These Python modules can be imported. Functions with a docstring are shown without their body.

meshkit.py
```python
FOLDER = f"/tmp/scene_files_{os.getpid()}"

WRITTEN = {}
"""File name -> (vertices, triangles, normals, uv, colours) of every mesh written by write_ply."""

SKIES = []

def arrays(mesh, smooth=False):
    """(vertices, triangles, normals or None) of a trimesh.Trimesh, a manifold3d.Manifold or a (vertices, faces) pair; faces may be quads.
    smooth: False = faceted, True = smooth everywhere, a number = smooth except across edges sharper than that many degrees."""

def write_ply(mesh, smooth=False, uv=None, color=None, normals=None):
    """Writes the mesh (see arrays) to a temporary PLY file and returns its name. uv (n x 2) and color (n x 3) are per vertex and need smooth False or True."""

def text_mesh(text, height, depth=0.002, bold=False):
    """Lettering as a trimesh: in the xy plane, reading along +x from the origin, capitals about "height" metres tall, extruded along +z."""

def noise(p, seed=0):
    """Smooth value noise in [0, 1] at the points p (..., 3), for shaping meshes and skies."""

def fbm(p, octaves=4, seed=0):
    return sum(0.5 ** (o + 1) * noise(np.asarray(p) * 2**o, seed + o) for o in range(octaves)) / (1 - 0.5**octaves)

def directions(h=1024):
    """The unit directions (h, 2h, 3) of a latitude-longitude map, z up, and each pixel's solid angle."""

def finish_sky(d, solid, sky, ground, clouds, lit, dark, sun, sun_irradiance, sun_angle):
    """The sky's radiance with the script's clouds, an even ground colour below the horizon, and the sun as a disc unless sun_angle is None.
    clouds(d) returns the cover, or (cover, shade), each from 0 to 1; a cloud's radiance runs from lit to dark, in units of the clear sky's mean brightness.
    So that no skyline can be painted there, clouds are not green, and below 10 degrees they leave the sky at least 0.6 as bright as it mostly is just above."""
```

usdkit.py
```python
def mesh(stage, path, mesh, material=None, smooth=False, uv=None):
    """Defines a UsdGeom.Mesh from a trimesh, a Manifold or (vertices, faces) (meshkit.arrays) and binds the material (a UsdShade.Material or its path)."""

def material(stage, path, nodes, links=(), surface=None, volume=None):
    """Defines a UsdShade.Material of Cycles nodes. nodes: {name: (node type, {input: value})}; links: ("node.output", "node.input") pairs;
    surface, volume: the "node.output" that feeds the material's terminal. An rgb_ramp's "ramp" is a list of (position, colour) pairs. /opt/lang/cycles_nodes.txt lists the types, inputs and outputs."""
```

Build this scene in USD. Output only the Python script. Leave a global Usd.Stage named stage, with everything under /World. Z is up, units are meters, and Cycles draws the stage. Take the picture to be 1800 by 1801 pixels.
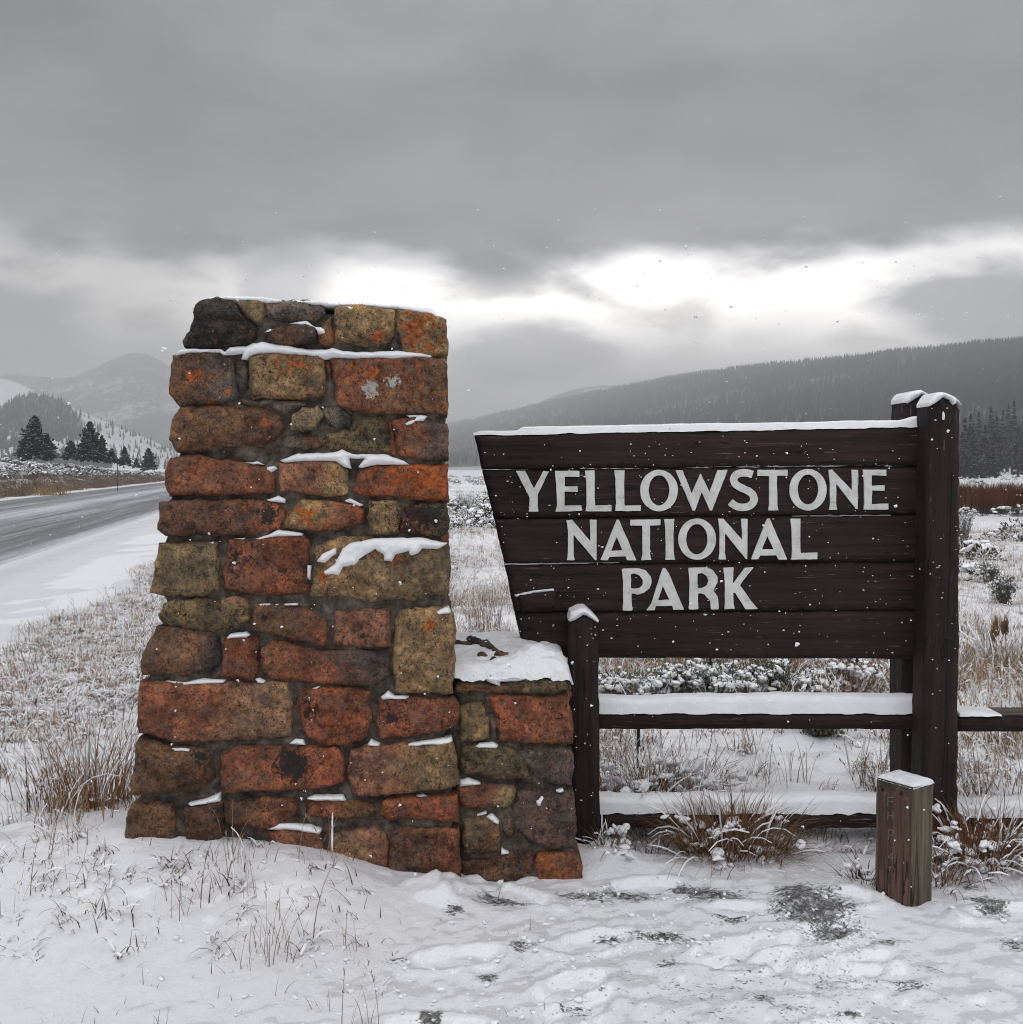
import math, random
import numpy as np, trimesh, shapely
from shapely.geometry import Polygon, LineString, Point
from scipy.spatial import Delaunay
from pxr import Usd, UsdGeom, UsdLux, UsdShade, Sdf, Gf, Vt
import usdkit, meshkit
from meshkit import noise, fbm

rng = np.random.default_rng(7)
random.seed(7)
stage = Usd.Stage.CreateInMemory()
UsdGeom.SetStageUpAxis(stage, 'Z')
UsdGeom.SetStageMetersPerUnit(stage, 1.0)
UsdGeom.Xform.Define(stage, '/World')
UsdGeom.Scope.Define(stage, '/World/Looks')

# ---------------------------------------------------------------- camera
EYE, PITCH = 1.55, math.radians(2.5)
cam = UsdGeom.Camera.Define(stage, '/World/camera')
cam.CreateHorizontalApertureAttr(36.0)
cam.CreateVerticalApertureAttr(36.0)
cam.CreateFocalLengthAttr(36.0)
cam.CreateClippingRangeAttr((0.05, 20000.0))
cam.CreateExposureAttr(0.0)
cam.AddTranslateOp().Set(Gf.Vec3d(0, 0, EYE))
cam.AddRotateXOp().Set(90.0 - math.degrees(PITCH))

# ---------------------------------------------------------------- sky and sun
SUN_AZ, SUN_EL = math.radians(7.5), math.radians(10.0)
def sky():
    N, L = {}, []
    cnt = [0]
    def n(kind, **kw):
        cnt[0] += 1
        name = 'n%d' % cnt[0]
        ins = {}
        for k, v in kw.items():
            if isinstance(v, str) and '.' in v:
                L.append((v, name + '.' + k))
            else:
                ins[k] = v
        N[name] = (kind, ins)
        return name
    def m(op, a, b=0.0, c=0.0, clamp=False):
        return n('math', math_type=op, value1=a, value2=b, value3=c, use_clamp=clamp) + '.value'
    def smooth(v, a, b, lo=0.0, hi=1.0):
        return n('map_range', range_type='smoothstep', value=v, from_min=a, from_max=b, to_min=lo, to_max=hi, clamp=True) + '.result'
    d = 'n1.position'
    n('geometry')
    s = n('separate_xyz', vector=d)
    x, y, z = s + '.x', s + '.y', s + '.z'
    # cloud deck coordinates: the deck seen in perspective
    den = m('add', m('maximum', z, 0.0), 0.10)
    v = n('combine_xyz', x=m('divide', x, den), y=m('divide', y, den), z=0.0) + '.vector'
    deck = n('noise_texture', vector=v, scale=0.42, detail=4.0, roughness=0.42, distortion=0.15) + '.fac'
    v2 = n('vector_math', math_type='multiply', vector1=d, vector2=(1.0, 1.0, 2.4)) + '.vector'
    puff = n('noise_texture', vector=v2, scale=6.5, detail=6.0, roughness=0.50, distortion=0.15) + '.fac'
    big = n('noise_texture', vector=v2, scale=2.6, detail=3.0, roughness=0.5) + '.fac'
    # the bright gap between the cloud deck and the hills
    zz = m('add', z, m('add', m('multiply', m('subtract', puff, 0.5), 0.085), m('multiply', m('subtract', big, 0.5), 0.06)))
    gap = m('multiply', smooth(zz, 0.055, 0.165), smooth(zz, 0.160, 0.212, 1.0, 0.0))
    # grey puffs of cloud that hang in the gap
    ya = m('maximum', y, 0.05); tx, tz = m('divide', x, ya), m('divide', z, ya)
    for cx, cz, rx, rz, k in ((0.465, 0.150, 0.115, 0.050, 0.85), (-0.50, 0.135, 0.10, 0.055, 0.75), (-0.335, 0.10, 0.10, 0.035, 0.5), (0.03, 0.105, 0.10, 0.030, 0.65), (-0.225, 0.178, 0.045, 0.045, 0.5), (-0.02, 0.19, 0.06, 0.03, 0.35)):
        ex = m('divide', m('subtract', tx, cx), rx); ez = m('divide', m('subtract', tz, cz), rz)
        q = m('sqrt', m('add', m('multiply', ex, ex), m('multiply', ez, ez)))
        q = m('add', q, m('multiply', m('subtract', puff, 0.5), 2.6))
        gap = m('multiply', gap, m('subtract', 1.0, smooth(q, 0.45, 1.15, k, 0.0)))
    sun = (math.sin(SUN_AZ) * math.cos(SUN_EL), math.cos(SUN_AZ) * math.cos(SUN_EL), math.sin(SUN_EL))
    dot = n('vector_math', math_type='dot_product', vector1=d, vector2=sun) + '.value'
    near = smooth(dot, 0.88, 0.998)
    gapval = m('multiply', gap, m('add', GAP_BASE, m('multiply', near, GAP_SUN)))
    fine = n('noise_texture', vector=v2, scale=4.2, detail=7.0, roughness=0.55, distortion=0.2) + '.fac'
    deckval = m('multiply', m('add', -0.62, m('add', m('multiply', deck, 1.45), m('multiply', fine, 1.78))), smooth(z, 0.30, 0.95, DECK_LOW, DECK_TOP))
    val = m('add', deckval, gapval)
    # ragged grey clouds hanging in the gap
    hang = m('multiply', smooth(puff, 0.48, 0.66), m('multiply', smooth(z, 0.06, 0.13), smooth(z, 0.20, 0.26, 1.0, 0.0)))
    val = m('multiply', val, m('subtract', 1.0, m('multiply', hang, 0.55)))
    lowv = smooth(z, 0.02, 0.12, 0.95, 1.0)
    val = m('multiply', val, lowv)
    warm = n('mix_color', fac=m('minimum', m('multiply', gap, 0.8), 1.0), a=(0.985, 0.99, 1.02), b=(1.05, 1.0, 0.935), use_clamp=False) + '.result'
    cloud = n('vector_math', math_type='scale', vector1=warm, scale=val) + '.vector'
    st = n('sky_texture', sky_type='single_scattering', sun_disc=False, sun_elevation=SUN_EL, sun_rotation=SUN_AZ, altitude=2000.0) + '.color'
    col = n('mix_color', fac=0.95, a=st, b=cloud, use_clamp=False) + '.result'
    bg = n('background_shader', color=col, strength=0.1)
    mat = usdkit.material(stage, '/World/Looks/sky_look', N, L, surface=bg + '.background')
    dome = UsdLux.DomeLight.Define(stage, '/World/sky')
    dome.CreateIntensityAttr(1.0)
    UsdShade.MaterialBindingAPI.Apply(dome.GetPrim()).Bind(mat)
    dome.GetPrim().SetCustomDataByKey('kind', 'structure')
GAP_BASE, GAP_SUN, DECK_LOW, DECK_TOP = 6.5, 18.0, 2.20, 12.0
sky()
sunl = UsdLux.DistantLight.Define(stage, '/World/sun')
sunl.CreateNormalizeAttr(True)
sunl.CreateIntensityAttr(0.14)
sunl.CreateAngleAttr(20.0)
sunl.CreateColorAttr(Gf.Vec3f(1.0, 0.96, 0.9))
sunl.AddRotateZOp().Set(-math.degrees(SUN_AZ))
sunl.AddRotateXOp().Set(-(90.0 - math.degrees(SUN_EL)))   # -z axis points away from the sun, along its rays

# ---------------------------------------------------------------- helpers
CP, SP = math.cos(PITCH), math.sin(PITCH)
def ray(px, py):
    a, b = (np.asarray(px, float) - 900) / 1800, (900.5 - np.asarray(py, float)) / 1800
    return np.stack([a, CP + b * SP, -SP + b * CP], -1)
def P(px, py, Y):
    d = ray(px, py); return np.array([0, 0, EYE]) + d * (Y / d[..., 1])[..., None] if np.ndim(px) else np.array([0, 0, EYE]) + d * (Y / d[1])
def G(px, py, z=0.0):
    d = ray(px, py); return np.array([0, 0, EYE]) + d * ((z - EYE) / d[2])

used = {}
def path_for(name, parent=None):
    base = str(parent.GetPath()) if parent else '/World'
    k = used.get((base, name), 0); used[(base, name)] = k + 1
    return f'{base}/{name}' + (f'_{k:03d}' if k else '')
def tag(o, label=None, cat=None, group=None, kind=None):
    for k, v in (('label', label), ('category', cat), ('group', group), ('kind', kind)):
        if v: o.SetCustomDataByKey(k, v)
    return o
def obj(name, mesh, mat, parent=None, smooth=False, attrs=None, loc=None):
    m = usdkit.mesh(stage, path_for(name, parent), mesh, LOOK[mat] if isinstance(mat, str) else mat, smooth)
    if attrs:
        api = UsdGeom.PrimvarsAPI(m)
        for k, a in attrs.items():
            a = np.asarray(a, np.float32)
            if a.ndim == 2: api.CreatePrimvar(k, Sdf.ValueTypeNames.Color3fArray, 'vertex').Set(Vt.Vec3fArray.FromNumpy(a))
            else: api.CreatePrimvar(k, Sdf.ValueTypeNames.FloatArray, 'vertex').Set(Vt.FloatArray.FromNumpy(a))
    if loc is not None: m.AddTranslateOp().Set(Gf.Vec3d(*map(float, loc)))
    return m.GetPrim()
def thing(name, label, cat, loc=(0, 0, 0), group=None, rotz=0.0):
    x = UsdGeom.Xform.Define(stage, path_for(name)); x.AddTranslateOp().Set(Gf.Vec3d(*map(float, loc)))
    if rotz: x.AddRotateZOp().Set(float(rotz))
    return tag(x.GetPrim(), label, cat, group)
def instancer(name, protos, pos, which, scale, rotz, mat, parent=None, tilt=None):
    """one stuff object: a PointInstancer of prototype meshes; protos: list of (mesh, smooth[, material])"""
    pi = UsdGeom.PointInstancer.Define(stage, path_for(name, parent))
    rel = pi.CreatePrototypesRel()
    for i, pr in enumerate(protos):
        pth = str(pi.GetPath()) + f'/prototypes/{pr[2]}_{i:03d}'
        holder = UsdGeom.Xform.Define(stage, pth)
        for j, (me, mm) in enumerate(pr[0]):
            usdkit.mesh(stage, pth + f'/{pr[3][j] if len(pr) > 3 else "piece"}', me, LOOK[mm], pr[1])
        rel.AddTarget(pth)
    pi.CreateProtoIndicesAttr(Vt.IntArray.FromNumpy(np.asarray(which, np.int32)))
    pi.CreatePositionsAttr(Vt.Vec3fArray.FromNumpy(np.asarray(pos, np.float32)))
    sc = np.asarray(scale, np.float32); sc = np.repeat(sc[:, None], 3, 1) if sc.ndim == 1 else sc
    pi.CreateScalesAttr(Vt.Vec3fArray.FromNumpy(sc))
    h = np.asarray(rotz) / 2
    pi.CreateOrientationsAttr(Vt.QuathArray([Gf.Quath(float(math.cos(a)), 0.0, 0.0, float(math.sin(a))) for a in h]))
    return pi.GetPrim()
cat = trimesh.util.concatenate
LOOK = {}
def look(name, nodes, links, surface=None, volume=None):
    LOOK[name] = usdkit.material(stage, '/World/Looks/' + name, nodes, links, surface, volume); return LOOK[name]

# ---------------------------------------------------------------- ground shape
RD = np.array([-0.204, 0.979])          # the road's direction
RN = np.array([-0.979, -0.204])         # to its left
ROAD0, ROAD1 = 4.45, 13.75              # lateral distance of the road's edges
def sstep(x, a, b):
    t = np.clip((np.asarray(x, float) - a) / (b - a), 0, 1); return t * t * (3 - 2 * t)
ROT = np.array([[0.80, 0.60, 0.0], [-0.60, 0.80, 0.0], [0.0, 0.0, 1.0]])
def rough(p, oct, seed, fall=0.55):
    out, tot, a = 0, 0, 1.0
    for k in range(oct):
        out = out + a * noise(p, seed + k * 7); tot += a; a *= fall
        p = p @ ROT * 1.93 + 3.7
    return out / tot
def ground_z(x, y, fine=True):
    x, y = np.asarray(x, float), np.asarray(y, float)
    lat, lon = x * RN[0] + y * RN[1], x * RD[0] + y * RD[1]
    p = np.stack([x, y, np.zeros_like(x)], -1)
    r = np.hypot(x, y)
    z = np.zeros_like(x)
    # bank beyond the road
    top = np.interp(lon, [0, 60, 95, 150, 260], [2.3, 2.3, 1.7, 0.75, 0.5])
    z = z + top * sstep(lat, ROAD1 + 0.8, ROAD1 + 9.5) * (0.85 + 0.3 * fbm(p * 0.16, 3, 5))
    offroad = sstep(np.abs(lat - (ROAD0 + ROAD1) / 2), (ROAD1 - ROAD0) / 2 - 0.2, (ROAD1 - ROAD0) / 2 + 2.0)
    near = 1 - sstep(r, 25, 90)
    z = z + offroad * near * 0.16 * (1 - sstep(lat, 1.2, 2.4) * (1 - sstep(lat, ROAD1, ROAD1 + 1))) * (fbm(p * 0.35, 3, 1) - 0.5) * sstep(r, 3.0, 7.0)
    # drift at the pillar's foot, on its left, and around the fence
    z = z + 0.20 * np.exp(-(((x + 1.35) / 0.75) ** 2 + ((y - 3.75) / 0.60) ** 2))
    z = z + 0.075 * np.exp(-(((x + 0.72) / 0.32) ** 2 + ((y - 3.55) / 0.26) ** 2))
    z = z + 0.065 * np.exp(-(((x + 0.26) / 0.09) ** 2 + ((y - 3.60) / 0.10) ** 2)) * (.6 + .8 * noise(p * 22, 5))
    z = z + 0.05 * np.exp(-(((x - 0.36) / 0.16) ** 2 + ((y - 4.02) / 0.14) ** 2))
    z = z + 0.05 * np.exp(-(((x - 1.18) / 0.16) ** 2 + ((y - 3.60) / 0.16) ** 2))
    z = z - 0.10 * np.exp(-((y - 4.34) / 0.20) ** 2) * sstep(x, .25, .45) * (1 - sstep(x, 2.6, 3.2))
    z = z + 0.10 * np.exp(-(((x + 3.2) / 1.6) ** 2 + ((y - 5.6) / 1.9) ** 2))
    if fine:
        grass = sstep(y, 3.9, 4.7) * (1 - sstep(y, 14, 30)) * offroad
        grass = np.maximum(grass, sstep(-x, 1.5, 2.3) * sstep(y, 3.0, 4.0) * (1 - sstep(y, 14, 30)) * sstep(-lat, -3.0, -2.2))
        grass = grass * (1 - sstep(lat, 2.0, 2.8))
        z = z + grass * 0.10 * (rough(p * 3.1, 3, 2) - 0.5) + grass * 0.045 * (rough(p * 11.0, 2, 3) - 0.5)
        tramp = np.exp(-(((x - 0.75) / 1.3) ** 2 + ((y - 2.95) / 0.9) ** 2)) * (1 - grass)
        z = z + (0.010 + 0.032 * tramp) * (rough(p * np.array([13.0, 15.0, 1]), 4, 4, 0.70) - 0.5) * (1 - sstep(r, 6, 12))
        z = z + 0.018 * (rough(p * 1.7, 2, 9) - 0.5) * (1 - grass) * (1 - sstep(r, 6, 12))
        prints = np.zeros_like(x)
        for fx, fy, fa in PRINTS:
            dx, dy = x - fx, y - fy; ca, sa = math.cos(fa), math.sin(fa)
            e = np.sqrt(((dx * ca + dy * sa) / 0.145) ** 2 + ((-dx * sa + dy * ca) / 0.056) ** 2)
            prints = prints - 0.016 * (1 - sstep(e, 0.75, 1.05)) + 0.008 * np.exp(-((e - 1.25) / 0.2) ** 2)
        z = z + prints + (0.006 + 0.016 * tramp) * (rough(p * 27.0, 3, 14, 0.75) - 0.5) * (1 - sstep(r, 5, 7))
    return z
_g = np.random.default_rng(17)
PRINTS = [(_g.uniform(-.25, 1.9), _g.uniform(2.35, 3.75), _g.uniform(-.5, .9)) for _ in range(26)]

def axis(lo0, lo, hi, hi1, d, grow=1.06):
    a = list(np.arange(lo, hi, d)); s = d
    while a[-1] < hi1: s *= grow; a.append(a[-1] + s)
    s = d
    while a[0] > lo0: s *= grow; a.insert(0, a[0] - s)
    return np.array(a)

# ---------------------------------------------------------------- materials
def graph():
    N, L = {}, []
    def n(kind, **kw):
        name = 'n%d' % (len(N) + 1); ins = {}
        for k, v in kw.items():
            if isinstance(v, str) and '.' in v and v.split('.')[0] in N: L.append((v, name + '.' + k))
            else: ins[k] = v
        N[name] = (kind, ins); return name
    return N, L, n
def helpers(n):
    def m(op, a, b=0.0, c=0.0): return n('math', math_type=op, value1=a, value2=b, value3=c) + '.value'
    def ss(v, a, b, lo=0.0, hi=1.0): return n('map_range', range_type='smoothstep', value=v, from_min=a, from_max=b, to_min=lo, to_max=hi, clamp=True) + '.result'
    def mix(f, a, b): return n('mix_color', fac=f, a=a, b=b) + '.result'
    def noi(vec, scale, detail=3.0, rough=0.55, dist=0.0): return n('noise_texture', vector=vec, scale=scale, detail=detail, roughness=rough, distortion=dist) + '.fac'
    def att(a): return n('attribute', attribute=a)
    return m, ss, mix, noi, att

def snow_look(name, base=(0.82, 0.825, 0.845), bumps=0.5):
    N, L, n = graph(); m, ss, mix, noi, att = helpers(n)
    pos = n('geometry') + '.position'
    a = noi(pos, 60.0, 4.0, 0.65); b = noi(pos, 9.0, 3.0)
    c = mix(ss(b, 0.3, 0.7), tuple(x * 0.93 for x in base), base)
    h = m('add', m('multiply', a, 0.012), m('multiply', b, 0.03))
    bp = n('bump', height=h, strength=bumps, distance=0.6) + '.normal'
    p = n('principled_bsdf', base_color=c, roughness=0.75, specular_ior_level=0.25, normal=bp)
    look(name, N, L, p + '.BSDF')
snow_look('snow')
snow_look('snow_old', (0.66, 0.67, 0.69), 0.8)

def ground_look():
    N, L, n = graph(); m, ss, mix, noi, att = helpers(n)
    pos = n('geometry') + '.position'
    g, t, d = att('gravel') + '.fac', att('tan') + '.fac', att('dirt') + '.fac'
    fine = noi(pos, 55.0, 5.0, 0.7); mid = noi(pos, 14.0, 5.0, 0.65, 0.6); big = noi(pos, 2.2, 4.0)
    snow = mix(ss(big, 0.1, 0.9), (0.765, 0.77, 0.79), (0.80, 0.805, 0.825))
    # bare gravel and dead litter where feet wore the snow through
    st = n('mapping', vector=pos, scale=(1.0, 1.9, 1.0), rotation=(0, 0, 0.25)) + '.vector'
    worn = m('add', g, m('add', m('multiply', m('subtract', noi(st, 13.0, 7.0, 0.78, 0.6), 0.5), 2.0), m('multiply', m('subtract', noi(st, 70.0, 4.0, 0.75), 0.5), 2.2)))
    stones = n('voronoi_texture', vector=pos, scale=75.0) + '.color'
    stone_v = n('separate_color', color=stones) + '.r'
    gravel = mix(stone_v, (0.020, 0.019, 0.018), (0.12, 0.115, 0.108))
    wm = ss(worn, 0.40, 0.66)
    wm = m('multiply', wm, ss(noi(pos, 42.0, 5.0, 0.75, 0.4), 0.38, 0.56, 0.35, 1.0))
    col = mix(m('multiply', wm, 0.95), snow, gravel)
    # slush by the road, and straw showing through the snow farther out
    dn = m('add', d, m('multiply', m('subtract', noi(pos, 48.0, 6.0, 0.8), 0.5), 1.5))
    col = mix(m('multiply', ss(dn, 0.42, 0.80), 0.60), col, (0.22, 0.22, 0.225))
    tn = m('add', t, m('multiply', m('subtract', noi(pos, 5.0, 6.0, 0.72), 0.5), 1.6))
    col = mix(m('multiply', ss(tn, 0.45, 0.85), 0.7), col, (0.25, 0.175, 0.12))
    sg = att('sage') + '.fac'
    sn = m('add', sg, m('multiply', m('subtract', noi(pos, 1.9, 6.0, 0.72), 0.5), 1.7))
    col = mix(m('multiply', ss(sn, 0.50, 0.62), 0.8), col, (0.075, 0.075, 0.06))
    h = m('add', m('multiply', fine, 0.012), m('add', m('multiply', mid, 0.034), m('multiply', wm, -0.02)))
    bp = n('bump', height=h, strength=0.85, distance=0.7) + '.normal'
    p = n('principled_bsdf', base_color=col, roughness=0.75, specular_ior_level=0.25, normal=bp)
    look('snowy_ground', N, L, p + '.BSDF')
ground_look()

def road_look():
    N, L, n = graph(); m, ss, mix, noi, att = helpers(n)
    pos = n('geometry') + '.position'
    uv = att('along') + '.vector'
    streak = noi(n('mapping', vector=uv, scale=(1.0, 0.02, 1.0)) + '.vector', 4.5, 6.0, 0.62)
    streak2 = noi(n('mapping', vector=uv, scale=(1.0, 0.08, 1.0)) + '.vector', 16.0, 4.0, 0.6)
    lat = n('separate_xyz', vector=uv) + '.x'
    tracks = att('slush') + '.fac'
    v = m('add', m('add', m('multiply', streak, 0.75), m('multiply', streak2, 0.35)), m('multiply', tracks, 0.5))
    grain = noi(pos, 40.0, 4.0, 0.7)
    v = m('add', v, m('multiply', m('subtract', grain, 0.5), 0.25))
    s = ss(v, 0.42, 0.95)
    col = mix(s, (0.062, 0.062, 0.066), (0.60, 0.61, 0.64))
    rough = n('map_range', value=s, from_min=0.0, from_max=1.0, to_min=0.45, to_max=0.85, clamp=True) + '.result'
    p = n('principled_bsdf', base_color=col, roughness=rough)
    look('slushy_asphalt', N, L, p + '.BSDF')
road_look()

def hill_look(name, dark, snowc, amount, scale=0.02):
    N, L, n = graph(); m, ss, mix, noi, att = helpers(n)
    pos = n('geometry') + '.position'
    w = att('wood') + '.fac'
    a = noi(pos, scale, 6.0, 0.65); f = noi(pos, scale * 14, 4.0, 0.7)
    v = m('add', m('add', w, m('multiply', m('subtract', a, 0.5), 0.9)), m('multiply', m('subtract', f, 0.5), 0.9))
    col = mix(ss(v, 0.38, 0.62), snowc, dark)
    speck = ss(noi(pos, scale * 30, 3.0, 0.7), 0.42, 0.66)
    col = mix(m('multiply', speck, amount), col, tuple(0.5 * (x + y) for x, y in zip(dark, snowc)))
    p = n('principled_bsdf', base_color=col, roughness=0.9, specular_ior_level=0.1)
    look(name, N, L, p + '.BSDF')
hill_look('wooded_hill', (0.030, 0.033, 0.032), (0.40, 0.41, 0.43), 0.25, 0.03)
hill_look('snowy_hill', (0.035, 0.038, 0.036), (0.62, 0.63, 0.65), 0.12, 0.02)
hill_look('far_hill', (0.060, 0.064, 0.066), (0.42, 0.43, 0.45), 0.35, 0.008)

# ---------------------------------------------------------------- ground, road
def build_ground():
    xs = axis(-3600, -2.3, 2.5, 3600, 0.0165); ys = axis(-60, 2.05, 4.6, 3800, 0.0165)
    X, Y = np.meshgrid(xs, ys, indexing='ij')
    Z = ground_z(X, Y)
    far = np.hypot(X, Y); Z = np.where(far > 1200, Z - (far - 1200) * 0.002, Z)
    nx, ny = X.shape
    i, j = np.meshgrid(np.arange(nx - 1), np.arange(ny - 1), indexing='ij')
    a = i * ny + j
    f = np.stack([a, a + ny, a + ny + 1, a + 1], -1).reshape(-1, 4)
    v = np.stack([X, Y, Z], -1).reshape(-1, 3)
    x, y = v[:, 0], v[:, 1]
    lat, lon = x * RN[0] + y * RN[1], x * RD[0] + y * RD[1]
    r = np.hypot(x, y)
    gravel = np.full(len(v), -0.6)
    for px, py, rx, ry, s in WORN:
        c = G(px, py); sx = rx / 1800 * c[1]; e = G(px, py - ry); sy = max(abs(e[1] - c[1]), 0.03)
        gravel = np.maximum(gravel, -0.6 + (0.86 + s) * np.exp(-(((x - c[0]) / sx) ** 2 + ((y - c[1]) / sy) ** 2) * 0.7))
    tramp = np.exp(-(((x - 0.8) / 1.3) ** 2 + ((y - 2.95) / 0.75) ** 2))
    gravel = np.maximum(gravel, -0.6 + 0.78 * tramp)
    dirt = np.exp(-((lat - ROAD0 + 0.15) / 0.75) ** 2) * 0.62 + 0.25 * np.exp(-((lat - 3.5) / 1.0) ** 2) - 0.2
    dirt = np.where((lat > ROAD1 - .3) & (lat < ROAD1 + 0.5), -1, dirt)
    tan = np.full(len(v), -1.0)
    field = sstep(y, 5.5, 12) * (1 - sstep(r, 60, 160)) * (lat < 2.6)
    tan = np.where(field > 0, -0.6 + 1.08 * field, tan)
    tan = np.where((x < -.9) & (y > 4.1) & (lat < 2.6) & (lat > -3), 0.34, tan)
    tan = np.where(lat > ROAD1 + 0.4, np.interp(lat, [ROAD1 + .4, ROAD1 + 1.2, ROAD1 + 4, ROAD1 + 10, ROAD1 + 20], [0.3, 0.95, 0.75, 0.35, 0.1]), tan)
    sage = np.full(len(v), -1.0)
    sage = np.where((lat < 2.0) & (r > 22), np.interp(r, [22, 34, 140, 300, 420], [-.4, 0.34, 0.42, 0.2, -0.6]), sage)
    sage = np.where(lat > ROAD1 + 2.5, np.interp(lat, [ROAD1 + 2.5, ROAD1 + 6, ROAD1 + 14, ROAD1 + 40], [-0.1, 0.46, 0.42, 0.1]), sage)
    o = obj('ground', (v, f), 'snowy_ground', None, True, dict(gravel=gravel, tan=tan, dirt=dirt, sage=sage))
    tag(o, kind='structure')
WORN = [(880, 1592, 60, 16, .5), (1030, 1578, 70, 14, .35), (1100, 1572, 70, 20, .45), (1250, 1570, 90, 16, .45), (1200, 1560, 30, 12, .5), (1430, 1605, 85, 34, .75), (1400, 1580, 50, 20, .55), (1470, 1640, 60, 20, .5),
        (1165, 1648, 80, 15, .45), (1080, 1650, 50, 12, .35), (1290, 1615, 45, 14, .4), (920, 1670, 35, 12, .35), (800, 1617, 25, 10, .4), (860, 1720, 28, 12, .4), (1180, 1700, 40, 14, .3), (1600, 1735, 50, 14, .3), (1740, 1592, 45, 22, .5),
        (1700, 1560, 30, 12, .3), (1500, 1780, 40, 12, .3), (760, 1790, 26, 16, .75), (1010, 1770, 60, 12, .2), (1330, 1755, 70, 14, .22), (1560, 1660, 60, 14, .25), (1780, 1660, 40, 16, .3), (700, 1700, 40, 10, .2)]
build_ground()

def build_road():
    la = np.linspace(ROAD0, ROAD1, 40); lo = axis(-60, -10, 60, 900, 1.0, 1.08)
    A, B = np.meshgrid(la, lo, indexing='ij')
    ny = len(lo); i, j = np.meshgrid(np.arange(len(la) - 1), np.arange(ny - 1), indexing='ij'); a = i * ny + j
    f = np.stack([a, a + 1, a + ny + 1, a + ny], -1).reshape(-1, 4)
    v = np.stack([A * RN[0] + B * RD[0], A * RN[1] + B * RD[1], np.where(np.abs(A - (ROAD0 + ROAD1) / 2) > (ROAD1 - ROAD0) / 2 - .15, -0.05, 0.02)], -1).reshape(-1, 3)
    A, B = A.ravel(), B.ravel()
    c = (ROAD0 + ROAD1) / 2
    slush = np.exp(-((A - c) / 0.9) ** 2) * 0.55 + 0.9 * sstep(np.abs(A - c), 3.9, 4.6) + 0.25 * np.exp(-((np.abs(A - c) - 1.9) / 0.35) ** 2)
    o = obj('road', (v, f), 'slushy_asphalt', None, True, dict(along=np.stack([A, B, 0 * A], -1), slush=slush))
    tag(o, kind='structure')
build_road()

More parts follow.
